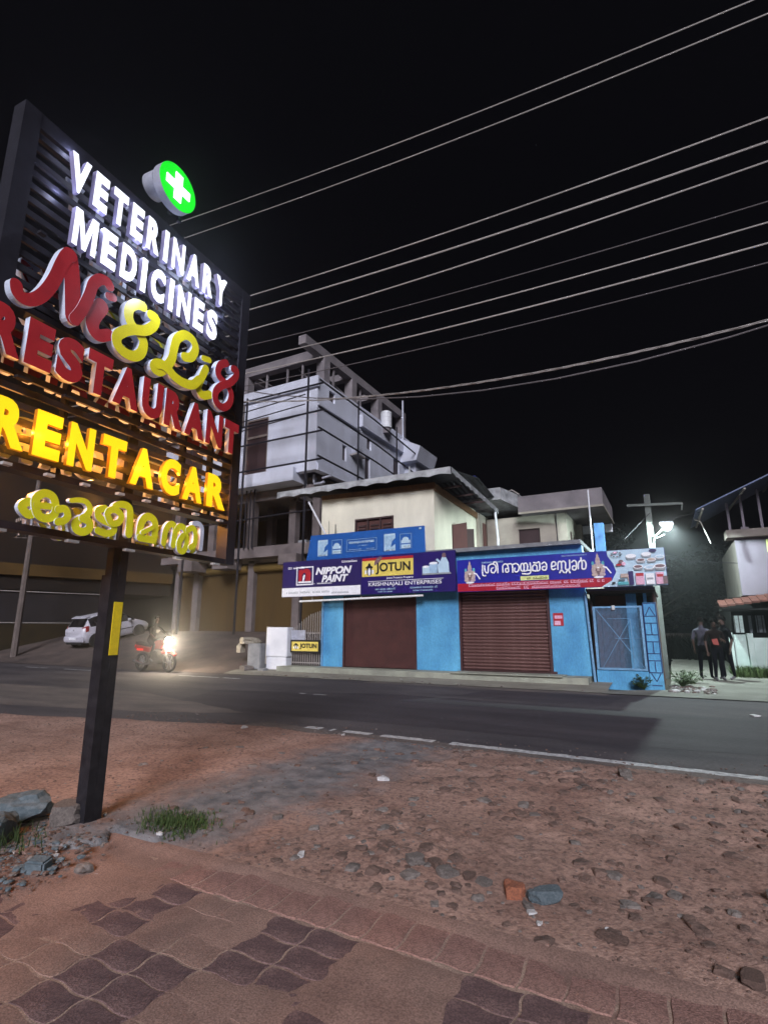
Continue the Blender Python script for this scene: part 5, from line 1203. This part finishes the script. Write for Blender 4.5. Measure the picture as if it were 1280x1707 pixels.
# electricity pole at left
ep = empty('electricity_pole', (-29.3,15.55,0.1), 'slim concrete electricity pole with insulator rack at the left edge', 'electricity pole')
m = MB(); m.tube([(-29.3,15.55,0.0),(-29.3,15.55,10.5)],0.17,8,r2=0.11); m.build('shaft', 'pole_concrete', ep, world=True)
m = MB()
cx, cy = -29.3, 15.4
for (x0,x1) in ((-1.05,-0.25),(0.25,0.75)):
    for z_ in (7.6,7.0,6.3): m.bar((cx+x0,cy-0.1,z_),(cx+x1,cy+0.2,z_-0.05),0.035)
    for x in (x0,x1): m.bar((cx+x,cy,7.6),(cx+x,cy,6.3),0.03)
m.bar((cx-1.1,cy,7.3),(cx+0.9,cy,7.3),0.06); m.build('rack', 'pole_concrete', ep, world=True)
ins0 = None
for i,(dx_,z_) in enumerate([(-1.0,7.1),(-.8,7.12),(-.6,7.14),(-.42,7.1),(-1.05,6.75),(-.85,6.73),(-.55,6.72),(-.42,6.7),(.3,7.1),(.5,7.08),(.7,7.05),(.28,6.7),(-.6,6.35)]):
    if ins0 is None:
        m = MB(); m.tube([(0,0,-0.09),(0,0,-0.03),(0,0,0.03),(0,0,0.09)],0.05,8); ins0 = m.build('insulator', 'insulator', ep); o = ins0
    else: o = piece(ins0, ep)
    o.location = (dx_*1.0,-0.3,z_)

# ------------------------------------------------------------------ OVERHEAD WIRES (parallel to the road)
def wirez(z135): return 1.5+(z135-1.5)*9.0/13.5
WZ = [(18.54,17.11,.013,'wire','highest overhead wire, near the top right corner'),(17.68,16.51,.013,'wire','second highest overhead wire, just below the highest'),
 (13.99,13.52,.014,'wire','overhead wire at the top of the bright middle bundle'),(13.39,12.86,.017,'wire','brightest overhead wire, second of the middle bundle'),
 (12.52,12.33,.014,'wire','third overhead wire of the middle bundle'),(11.88,11.27,.010,'wire_dim','thin dim overhead wire between middle and lower bundles'),
 (11.3,10.73,.012,'wire','bright overhead wire below the thin dim one'),(10.75,10.2,.014,'wire','overhead wire passing over the roof frame corner'),
 (10.25,9.71,.010,'wire_dim','faint overhead wire above the twisted low cable')]
for i,(za,zb,r_,mt,lab) in enumerate(WZ):
    m = MB(); pts = []
    a = wirez(za); b = wirez(zb); xa, xb = -13*9/13.5, 3*9/13.5
    for k in range(-20, 21):
        x = xa+(xb-xa)*(k+10)/14.0; t = (x-xa)/(xb-xa); z_ = a+(b-a)*t-0.10*(1-(2*t-1)**2)*(1 if 0 <= t <= 1 else 0.8)
        if x < -40 or x > 22: continue
        pts.append((x, 9.0, z_))
    m.tube(pts, r_, 5)
    tag(m.build('overhead_wire', mt), lab, 'wire', 'overhead wires along the road')
m = MB()
for q in range(3):
    pts = []
    for k in range(160):
        x = -30+k*0.32; t = (x+6)/8.6; z_ = 6.42-0.33*t-0.25*(1-(2*t-1)**2)+0.014*math.sin(x*4+q*2.1); pts.append((x, 9.0+0.02*math.cos(x*4+q*2.1), z_))
    m.tube(pts, 0.007, 4)
tag(m.build('overhead_cable', 'wire'), 'twisted low overhead cable, upper of the lowest pair', 'wire', 'overhead wires along the road')
m = MB(); m.tube([(-30+k*1.3, 9.0, 6.42-0.36*((-30+k*1.3)+6)/8.6-0.42*(1-(2*((-30+k*1.3)+6)/8.6-1)**2)) for k in range(40)], 0.013, 5)
tag(m.build('overhead_cable', 'wire_dim'), 'lowest sagging overhead cable, under the twisted one', 'wire', 'overhead wires along the road')

# ------------------------------------------------------------------ STREET LAMP at right
sl_ = empty('street_lamp', (-0.38,19.0,0), 'concrete street lamp pole with crossarm and glaring white lamp behind the store signboard', 'street lamp')
sl_.location = (-0.38,19.0,0)
B('shaft', 'lamp_pole', sl_, (-0.455,18.93,0,-0.275,19.07,5.85), world=True)
m = MB(); m.bar((-0.98,18.88,5.52),(0.62,18.88,5.42),0.05,0.08); m.bar((0.62,18.88,5.42),(0.58,18.88,5.20),0.04); m.build('crossarm', 'lamp_pole', sl_, world=True)
m = MB(); m.tube([(-0.30,18.88,4.25),(-0.26,18.8,4.42),(-0.12,18.75,4.52),(0.02,18.72,4.66)],0.022,6); m.tube([(-0.30,18.86,4.45),(-0.2,18.8,4.36),(0.02,18.78,4.46)],0.014,5); m.build('arm', 'aluminium', sl_, world=True)
m = MB(); m.box(-0.08,18.58,4.74,0.30,18.78,4.82); lh = m.build('lamp_head', 'grey_can', sl_, world=True)
m = MB(); m.tube([(0.11,18.67,4.74),(0.11,18.67,4.70),(0.11,18.66,4.63),(0.11,18.65,4.60)],0.15,20,r2=0.10); m.build('lens', 'lamp_lens', sl_, world=True)
spt = bpy.data.lights.new('street_lamp_light', 'SPOT'); spt.energy = 520; spt.color = (0.80,1.0,0.95); spt.spot_size = R(178); spt.spot_blend = 0.15; spt.shadow_soft_size = 0.06
spo = bpy.data.objects.new('street_lamp_light', spt); col.objects.link(spo); spo.parent = sl_; spo.location = (0.62, -0.85, 4.66); spo.rotation_euler = (R(12), R(14), 0)
sl_.location = (-0.41,20.5,-0.12); sl_.scale = (1.08,1.08,1.08)
cbx = empty('lamp_cable', (0.1,19,5), 'thin cables sagging from the street lamp pole to the right house', 'cable')
m = MB(); m.tube([(0.3,20.4,5.2),(0.8,20.5,5.35),(1.25,20.6,5.42)],0.010,4); m.tube([(-0.36,20.4,4.2),(0.5,20.8,3.8),(2.1,21.3,3.7)],0.010,4); m.tube([(-0.36,20.4,5.5),(-1.2,20,4.6),(-2.2,21,4.1)],0.010,4); m.build('cable', 'scaffold', cbx, world=True)

# ------------------------------------------------------------------ RIGHT HOUSE
rh = empty('right_house', (4,21.5,0), 'dark two-storey house with tiled lower eave and blue sheet roof at the right edge', 'building')
B('upper_wall', 'lilac_wall', rh, (2.10,21.2,2.62,9,21.4,4.52), world=True)
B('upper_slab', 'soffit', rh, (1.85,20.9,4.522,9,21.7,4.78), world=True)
B('side_wall', 'soffit', rh, (2.10,21.402,2.62,2.3,27,4.5), world=True)
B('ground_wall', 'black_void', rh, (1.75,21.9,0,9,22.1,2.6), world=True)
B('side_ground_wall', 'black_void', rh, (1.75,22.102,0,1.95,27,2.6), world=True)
for x0,x1 in ((1.80,2.06),(2.20,2.30),(2.42,2.66)): B('window', 'lit_window' if x0 < 2.1 else 'print_grey', rh, (x0,21.86,1.42,x1,21.898,1.98), world=True)
B('window_bar', 'scaffold', rh, *[(1.80+0.13*i,21.82,1.40,1.82+0.13*i,21.85,2.0) for i in range(8)], world=True)
m = MB()
for i in range(30):
    x0 = 1.35+i*0.22
    m.hexa([(x0,20.35,2.22+i*.03),(x0+0.21,20.35,2.22+i*.03),(x0+0.21,21.15,2.42+i*.03),(x0,21.15,2.42+i*.03),(x0,20.35,2.28+i*.03),(x0+0.21,20.35,2.28+i*.03),(x0+0.21,21.15,2.48+i*.03),(x0,21.15,2.48+i*.03)])
tl = m.build('tiled_eave', 'tile_red', rh, world=True)
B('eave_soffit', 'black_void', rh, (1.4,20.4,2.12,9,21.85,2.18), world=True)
m = MB(); m.hexa([(1.0,19.6,5.30),(7.0,19.6,7.95),(7.0,25,8.6),(1.0,25,5.6),(1.0,19.6,5.34),(7.0,19.6,7.99),(7.0,25,8.64),(1.0,25,5.64)])
m.build('sheet_roof', 'sheet_blue', rh, world=True)
m = MB()
for k in range(5): m.bar((1.2+k*1.2,19.65,5.34+k*0.53),(1.2+k*1.2,24.8,5.6+k*0.6),0.06,0.05)
m.build('purlin', 'metal_rail', rh, world=True)
for x in (1.95,2.35,2.85,3.6): B('roof_post', 'lilac_wall', rh, (x,20.95,4.782,x+0.07,21.02,5.3+(x-1)*0.43), world=True)
B('post_foot', 'lilac_wall', rh, (2.28,20.9,4.782,2.50,21.05,4.84), world=True)
m = MB(); m.tube([(0.95,20.2,5.1),(1.12,20.3,5.05),(1.35,20.4,4.3)],0.02,5); m.build('gutter_pipe', 'metal_rail', rh, world=True)
B('vent_panel', 'print_lime', rh, (2.95,21.16,4.0,3.4,21.198,4.42), world=True)
B('vent_bar', 'scaffold', rh, *[(2.99+0.09*i,21.14,4.04,3.02+0.09*i,21.158,4.38) for i in range(5)], world=True)
cw = empty('compound_wall', (3,21.1,0), 'pale green compound wall with end pillar lit by the street lamp', 'wall')
B('panel', 'mint_wall', cw, (1.66,21.05,-0.05,2.02,21.2,1.36), (2.20,21.05,-0.05,8,21.2,1.26), world=True)
B('pillar', 'mint_wall', cw, (1.50,21.0,-0.05,1.64,21.25,1.42), (2.03,20.98,-0.05,2.19,21.25,1.40), world=True)

# ------------------------------------------------------------------ PEOPLE
def person(name, label, loc, rz, J, shirt='shirt_pale', pants='trousers', cat='person', sleeve=True, held=None):
    """J: dict of joint positions; one continuous skinned body"""
    root = empty(name, loc, label, cat, rz=rz)
    V, E_, Rr = [], [], []
    def add(p, r, par=None):
        V.append(p); Rr.append(r)
        if par is not None: E_.append((par, len(V)-1))
        return len(V)-1
    pel = add(J['pelvis'], (0.15,0.115)); w1_ = add(J['waist'], (0.135,0.10), pel); ch = add(J['chest'], (0.165,0.115), w1_); nb = add(J['neckb'], (0.075,0.07), ch); nk = add(J['neck'], (0.052,0.055), nb)
    hd = add(J['head'], (0.072,0.088), nk); ht = add(J['crown'], (0.062,0.075), hd)
    nose = add((J['head'][0], J['head'][1]-0.098, J['head'][2]-0.005), (0.012,0.016), hd)
    for s_ in ('l','r'):
        hip = add(J['hip'+s_], (0.095,0.095), pel); kn = add(J['knee'+s_], (0.060,0.062), hip); an = add(J['ankle'+s_], (0.038,0.042), kn)
        he = add(J['toe'+s_], (0.040,0.028), an)
        sh = add(J['sh'+s_], (0.062,0.060), ch); el = add(J['el'+s_], (0.042,0.042), sh); wr = add(J['wr'+s_], (0.028,0.026), el); pa = add(J['hand'+s_], (0.036,0.018), wr)
        h = Vector(J['hand'+s_]); d = (h-Vector(J['wr'+s_])).normalized(); sd_ = d.cross(Vector((0,1,0.2))).normalized()
        for f in range(4):
            b0 = h+sd_*(0.026-0.017*f); l = (0.055,0.065,0.062,0.048)[f]
            i1 = add(tuple(b0+d*0.03), (0.009,0.009), pa); add(tuple(b0+d*(0.03+l)+Vector((0,-0.012,0))), (0.007,0.007), i1)
        t1 = add(tuple(h+sd_*0.045-d*0.01+Vector((0,-.01,0))), (0.010,0.010), pa); add(tuple(h+sd_*0.06+d*0.035+Vector((0,-.02,0))), (0.008,0.008), t1)
    me_ = bpy.data.meshes.new('b'); me_.from_pydata(V, E_, []); o = bpy.data.objects.new('b', me_); col.objects.link(o)
    sk = o.modifiers.new('s', 'SKIN'); sk.use_smooth_shade = True; su = o.modifiers.new('u', 'SUBSURF'); su.levels = 2
    for i, v in enumerate(me_.skin_vertices[0].data): v.radius = Rr[i]; v.use_root = (i == 0)
    bpy.context.view_layer.update()
    nm = bpy.data.meshes.new_from_object(o.evaluated_get(bpy.context.evaluated_depsgraph_get())); bpy.data.objects.remove(o)
    nm.materials.clear()
    for q in (shirt, pants, 'skin', 'sandal'): nm.materials.append(M[q])
    wa = Vector(J['waist']); ax = (Vector(J['neckb'])-Vector(J['pelvis'])).normalized(); pz = Vector(J['pelvis'])
    def segd(p, a, b):
        a = Vector(a); b = Vector(b); t = max(0, min(1, (p-a).dot(b-a)/(b-a).length_squared)); return (p-(a+(b-a)*t)).length
    for p in nm.polygons:
        c = p.center; k = 0
        ds = {'t': segd(c,J['pelvis'],J['neckb'])-0.06, 'h': segd(c,J['neck'],J['crown'])-0.02}
        for s_ in 'lr':
            ds['a'+s_] = segd(c,J['sh'+s_],J['el'+s_]); ds['f'+s_] = segd(c,J['el'+s_],J['hand'+s_])-0.005; ds['g'+s_] = segd(c,J['hip'+s_],J['knee'+s_])-0.03; ds['s'+s_] = segd(c,J['knee'+s_],J['ankle'+s_])-0.01; ds['o'+s_] = segd(c,J['ankle'+s_],J['toe'+s_])
        b = min(ds, key=ds.get)
        if b == 'h': k = 2
        elif b[0] == 'f': k = 2
        elif b[0] in 'gs': k = 1
        elif b[0] == 'o': k = 3
        elif b == 't' and (c-pz).dot(ax) < 0.02: k = 1
        p.material_index = k; p.use_smooth = True
    nm.name = 'body'; bo = bpy.data.objects.new('body', nm); col.objects.link(bo); bo.parent = root
    hm = bmesh.new(); bmesh.ops.create_uvsphere(hm, u_segments=16, v_segments=10, radius=1)
    hc = Vector(J['head'])*0.45+Vector(J['crown'])*0.55+Vector((0,0.018,0.02))
    for v in list(hm.verts):
        v.co = Vector((v.co.x*0.088, v.co.y*0.102, v.co.z*0.105))*(1+0.06*noise.noise(v.co*3))+hc
    bmesh.ops.delete(hm, geom=[v for v in hm.verts if v.co.z < hc.z-0.055 or (v.co.y < hc.y-0.045 and v.co.z < hc.z+0.02)], context='VERTS')
    hme = bpy.data.meshes.new('hair'); hm.to_mesh(hme); hm.free(); hme.materials.append(M['hair']); hme.polygons.foreach_set('use_smooth', [True]*len(hme.polygons))
    ho = bpy.data.objects.new('hair', hme); col.objects.link(ho); ho.parent = root
    e_ = MB(); hx = Vector(J['head'])
    for sx in (-1,1): e_.box(hx.x+sx*0.03-0.012,hx.y-0.088,hx.z+0.018,hx.x+sx*0.03+0.012,hx.y-0.080,hx.z+0.028)
    e_.box(hx.x-0.022,hx.y-0.085,hx.z-0.042,hx.x+0.022,hx.y-0.078,hx.z-0.034); e_.build('facial_features', 'hair', root)
    return root
def standing(dx=0.0, lift=0.0, armf=0.0, h=1.0, fore=None):
    J = dict(pelvis=(0,0,.93),waist=(0,0,1.08),chest=(0,.01,1.30),neckb=(0,.01,1.45),neck=(0,0,1.51),head=(0,-.015,1.60),crown=(0,.0,1.685),
      hipl=(.10,0,.86),hipr=(-.10,0,.86),kneel=(.11,-.02+dx,.48),kneer=(-.11,-.02-dx,.48),anklel=(.12,.03+dx,.09),ankler=(-.12,.03-dx,.09),toel=(.14,-.13+dx,.035),toer=(-.14,-.13-dx,.035),
      shl=(.195,.01,1.38),shr=(-.195,.01,1.38),ell=(.26,.04,1.10),elr=(-.26,.04,1.10),wrl=(.27,-.04,.86),wrr=(-.27,-.04,.86),handl=(.27,-.06,.78),handr=(-.27,-.06,.78))
    if fore: J.update(fore)
    return {k: tuple(c*h for c in v) for k, v in J.items()}
person('person', 'person in a pale lavender shirt and dark trousers standing in the lane, leftmost of three', (0.70,18.85,0.09), R(155), standing(0.05, h=1.02), 'shirt_pale')
person('person', 'person in a dark brown shirt holding a red packet, middle of three in the lane', (1.00,18.55,0.08), R(20), standing(0.08, h=0.99, fore=dict(wrl=(.16,-.22,1.12),handl=(.08,-.26,1.16),ell=(.25,-.02,1.08))), 'shirt_brown')
person('person', 'person all in black standing in the lane, rightmost of three', (1.26,18.95,0.09), R(-60), standing(0.06, h=1.03), 'shirt_black')
m = MB(); m.hexa([(0.93,18.24,1.10),(1.07,18.24,1.08),(1.07,18.26,1.08),(0.93,18.26,1.10),(0.90,18.24,1.24),(1.04,18.24,1.27),(1.04,18.26,1.27),(0.90,18.26,1.24)])
tag(m.build('red_packet', 'red_cloth', loc=(1.0,18.25,1.06)), 'small red packet held by the middle person in the lane', 'packet')

# ------------------------------------------------------------------ MOTORBIKE (facing +X)
BX, BY, BZ = -17.05, 14.0, 0.0
bk = empty('motorbike', (BX,BY,BZ), 'red motorbike with lit headlight carrying a rider along the far side of the road', 'motorbike')
def wheel(parent, cx, cz, r, wd, names=('wheel','tyre','rim'), axis='y', y=0.0):
    hub = MB(); hub.tube([(cx,y-wd*.35,cz),(cx,y+wd*.35,cz)] if axis == 'y' else [(y-wd*.35,cx,cz),(y+wd*.35,cx,cz)], r*0.22, 10)
    for k in range(6):
        a = k*math.pi/3
        p0 = (cx,y,cz) if axis == 'y' else (y,cx,cz); p1 = (cx+math.cos(a)*r*.8,y,cz+math.sin(a)*r*.8) if axis == 'y' else (y,cx+math.cos(a)*r*.8,cz+math.sin(a)*r*.8)
        hub.bar(p0,p1,0.03,0.02,up=(0,1,0) if axis == 'y' else (1,0,0))
    ho = hub.build('wheel', 'rim', parent)
    t = MB(); n, q = 28, 8
    for i in range(n):
        for j in range(q):
            def pt(i_, j_):
                a = 2*math.pi*i_/n; b = 2*math.pi*j_/q; rr = r-wd*.42+wd*.42*math.cos(b); oo = wd*.5*math.sin(b)
                return (cx+rr*math.cos(a), y+oo, cz+rr*math.sin(a)) if axis == 'y' else (y+oo, cx+rr*math.cos(a), cz+rr*math.sin(a))
            t.poly([pt(i,j),pt(i+1,j),pt(i+1,j+1),pt(i,j+1)])
    t.build('tyre', 'rubber', ho, smooth=True)
    return ho
bk.scale = (1.15,1.15,1.15)
wheel(bk, 0.64, 0.30, 0.30, 0.10); wheel(bk, -0.64, 0.30, 0.30, 0.11)
m = MB(); m.prism([(-0.30,0.70),(0.28,0.72),(0.42,0.88),(0.30,1.00),(0.0,0.97),(-0.12,0.84)], -0.11, 0.11); m.build('fuel_tank', 'bike_red', bk, bevel=0.03)
m = MB(); m.prism([(-0.88,0.84),(-0.10,0.76),(-0.08,0.86),(-0.45,0.87),(-0.90,0.94)], -0.12, 0.12); m.build('seat', 'rubber', bk, bevel=0.02)
m = MB(); m.prism([(-0.95,0.72),(-0.25,0.60),(-0.15,0.74),(-0.90,0.88)], -0.10, 0.10); m.build('tail_fairing', 'bike_red', bk, bevel=0.02)
m = MB(); m.prism([(-0.22,0.28),(0.22,0.26),(0.26,0.50),(0.10,0.66),(-0.15,0.66)], -0.13, 0.13); m.build('engine', 'engine', bk, bevel=0.02)
m = MB()
for s_ in (-.08,.08): m.tube([(0.64,s_,0.30),(0.42,s_,0.98)],0.022,8)
m.tube([(0.42,-0.08,0.95),(0.42,0.08,0.95)],0.02,6); m.build('fork', 'chrome', bk)
m = MB(); m.tube([(0.28,-0.36,1.05),(0.38,-0.2,1.06),(0.40,0,1.0),(0.38,0.2,1.06),(0.28,0.36,1.05)],0.014,6); m.build('handlebar', 'chrome', bk)
m = MB(); m.tube([(-0.05,-0.16,0.26),(-0.40,-0.17,0.24),(-0.82,-0.18,0.34)],0.035,8,r2=0.05); m.build('exhaust', 'chrome', bk)
m = MB(); m.tube([(0.40,0,0.98),(0.50,0,0.97)],0.11,14,r2=0.135); m.build('headlight', 'engine', bk)
m = MB(); m.tube([(0.501,0,0.97),(0.53,0,0.965),(0.58,0,0.96)],0.128,16,r2=0.07); m.build('headlight_lens', 'head_on', bk)
m = MB(); m.tube([(0.30,0,0.60),(0.52,0,0.64),(0.72,0,0.63),(0.88,0,0.52)],0.06,6); m.build('mudguard', 'bike_red', bk)
B('tail_light', 'tail_on', bk, (-0.99,-0.05,0.76,-0.955,0.05,0.83)); B('side_reflector', 'tail_on', bk, (-0.80,-0.118,0.66,-0.50,-0.112,0.72))
m = MB()
for s_ in (-1,1): m.tube([(0.34,s_*0.26,1.06),(0.36,s_*0.30,1.24)],0.008,5); m.box(0.34,s_*0.30-0.06,1.22,0.36,s_*0.30+0.06,1.32)
m.build('mirror', 'engine', bk)
lamp('headlight_beam', (0.75,-0.05,0.90), 90, (1.0,0.84,0.60), bk, 0.04)
# rider: local frame faces -Y, so turn by +90 deg to face +X
Jr = dict(pelvis=(0,.30,.98),waist=(0,.27,1.12),chest=(0,.18,1.34),neckb=(0,.13,1.50),neck=(0,.11,1.56),head=(0,.08,1.65),crown=(0,.085,1.735),
  hipl=(.10,.26,.94),hipr=(-.10,.26,.94),kneel=(.20,-.12,.86),kneer=(-.20,-.12,.86),anklel=(.17,.10,.42),ankler=(-.17,.10,.42),toel=(.18,-.08,.34),toer=(-.18,-.08,.34),
  shl=(.19,.17,1.41),shr=(-.19,.17,1.41),ell=(.30,-.02,1.20),elr=(-.30,-.02,1.20),wrl=(.33,-.24,1.10),wrr=(-.33,-.24,1.10),handl=(.33,-.30,1.075),handr=(-.33,-.30,1.075))
person('person', 'motorbike rider in dark clothes leaning to the handlebars', (BX,BY,BZ), R(90), {k: tuple(c*1.13 for c in v) for k, v in Jr.items()}, 'shirt_brown')

# ------------------------------------------------------------------ CAR (nose away from camera, heading +Y)
CX, CY = -26.35, 16.75
cz0 = 0.60
car = empty('parked_car', (CX,CY,cz0), 'pale silver hatchback parked nose-in in front of the dark building', 'car', rz=R(-2))
car.rotation_euler.x = R(11)
# stations along y (0 rear .. 3.7 front): (y, halfwidth, z_sill, z_belt, z_roof, roof halfwidth)
ST_ = [(0.0,0.70,0.38,0.78,0.80,0.66),(0.06,0.78,0.28,0.90,0.93,0.68),(0.16,0.82,0.24,0.97,1.02,0.66),(0.42,0.84,0.22,0.99,1.42,0.58),(0.75,0.85,0.22,0.98,1.50,0.58),(1.5,0.85,0.22,0.96,1.53,0.60),(2.1,0.85,0.22,0.95,1.50,0.59),(2.45,0.85,0.22,0.94,1.34,0.60),(2.85,0.84,0.22,0.93,0.98,0.66),(3.2,0.82,0.24,0.84,0.88,0.62),(3.6,0.76,0.28,0.66,0.72,0.56),(3.75,0.64,0.36,0.56,0.58,0.48)]
def ring(s_):
    y, w_, zs, zb, zr, wr_ = s_
    return [(w_*0.90,y,zs),(w_,y,zs+0.16),(w_*1.0,y,(zs+zb)/2+0.05),(w_*0.97,y,zb),(wr_+(w_*0.97-wr_)*0.12,y,zr-0.05*(zr-zb > 0.2)),(wr_*0.80,y,zr),(0,y,zr+0.015)]
m = MB(); g2 = MB()
rings = [ring(s_) for s_ in ST_]
for i in range(len(rings)-1):
    for j in range(6):
        for sg in (1,-1):
            P_ = [rings[i][j],rings[i+1][j],rings[i+1][j+1],rings[i][j+1]]; P_ = [(p[0]*sg,p[1],p[2]) for p in P_]
            glass = (j == 3 and 3 <= i <= 7 ) or (j in (4,5) and i == 2) or (j in (4,5) and i in (7,))
            m.poly(P_, 1 if glass else 0)
for k_ in (0,-1):
    rr = rings[k_]; m.poly([p for p in rr]+[(-p[0],p[1],p[2]) for p in reversed(rr[:-1])], 0)
for i in range(len(rings)-1):
    a, b = rings[i][0], rings[i+1][0]; m.poly([(a[0],a[1],a[2]),(b[0],b[1],b[2]),(-b[0],b[1],b[2]),(-a[0],a[1],a[2])], 0)
body = m.build('body', ['car_paint','car_glass'], car, smooth=True)
bmx = bmesh.new(); bmx.from_mesh(body.data); 
for e in bmx.edges:
    if len(e.link_faces) == 2 and (e.link_faces[0].material_index != e.link_faces[1].material_index or e.calc_face_angle(0) > 0.7): e.smooth = False
bmx.to_mesh(body.data); bmx.free()
# rear screen proud of hatch
m = MB(); m.hexa([(-0.55,0.150,1.035),(0.55,0.150,1.035),(0.55,0.175,1.035),(-0.55,0.175,1.035),(-0.48,0.350,1.37),(0.48,0.350,1.37),(0.48,0.38,1.37),(-0.48,0.38,1.37)]); m.build('rear_window', 'car_glass', car)
m = MB(); m.hexa([(-0.58,0.30,1.42),(0.58,0.30,1.42),(0.58,0.55,1.49),(-0.58,0.55,1.49),(-0.58,0.30,1.45),(0.58,0.30,1.45),(0.58,0.55,1.52),(-0.58,0.55,1.52)]); m.build('roof_spoiler', 'car_paint', car)
B('bumper', 'car_paint', car, (-0.80,-0.06,0.30,0.80,0.10,0.60), bevel=0.05)
B('bumper_trim', 'rubber', car, (-0.62,-0.02,0.20,0.62,0.12,0.30))
for sg in (1,-1):
    m = MB(); m.hexa([(sg*0.60,0.02,0.80),(sg*0.83,0.16,0.78),(sg*0.84,0.30,0.80),(sg*0.62,0.20,0.80),(sg*0.64,0.08,1.00),(sg*0.80,0.20,1.06),(sg*0.82,0.36,1.06),(sg*0.66,0.24,1.0)]); m.build('tail_light', 'tail_red', car, bevel=0.01)
    B('door_trim', 'rubber', car, *( [(0.852,0.95,0.56,0.862,2.7,0.60)] if sg > 0 else [(-0.862,0.95,0.56,-0.852,2.7,0.60)] ))
    B('door_seam', 'rubber', car, *( [(0.853,1.55,0.30,0.858,1.57,0.95),(0.853,2.62,0.30,0.858,2.64,0.93)] if sg > 0 else [(-0.858,1.55,0.30,-0.853,1.57,0.95)] ))
    B('door_handle', 'car_paint', car, *( [(0.85,1.62,0.82,0.88,1.80,0.85)] if sg > 0 else [(-0.88,1.62,0.82,-0.85,1.80,0.85)] ))
    B('mirror', 'car_paint', car, *( [(0.86,2.40,0.95,1.02,2.52,1.08)] if sg > 0 else [(-1.02,2.40,0.95,-0.86,2.52,1.08)] ), bevel=0.02)
    for yy in (0.62,3.02): wheel(car, yy, 0.29, 0.29, 0.18, axis='x', y=sg*0.77)
    for yy in (0.62,3.02):
        m = MB(); m.tube([(sg*0.80,yy,0.30),(sg*0.856,yy,0.30)],0.345,20); m.build('wheel_arch', 'rubber', car)
B('number_plate', 'print_white', car, (-0.28,-0.072,0.44,0.28,-0.062,0.56)); B('badge', 'chrome', car, (-0.04,0.03,0.86,0.04,0.045,0.92)); B('wiper', 'rubber', car, (-0.02,0.135,1.03,0.35,0.15,1.05))

# second, dim parked vehicle bonnet hidden behind the pole is part of the same car; nothing more to add


# ------------------------------------------------------------------ damp night air: forward-scattering haze that glows around the lamps
hz = MB(); hz.box(-60,-6,-1.2,24,60,19.5)
hm_ = bpy.data.materials.new('night_air'); hm_.use_nodes = True; nt = hm_.node_tree
nt.nodes.remove(nt.nodes['Principled BSDF']); pv = nt.nodes.new('ShaderNodeVolumePrincipled')
pv.inputs['Density'].default_value = 0.0052; pv.inputs['Color'].default_value = (0.9,0.93,1,1); pv.inputs['Anisotropy'].default_value = 0.92
nt.links.new(pv.outputs[0], nt.nodes['Material Output'].inputs['Volume'])
ho_ = hz.build('haze', hm_); ho_['kind'] = 'stuff'; ho_['label'] = 'thin damp night air glowing around the lamps'
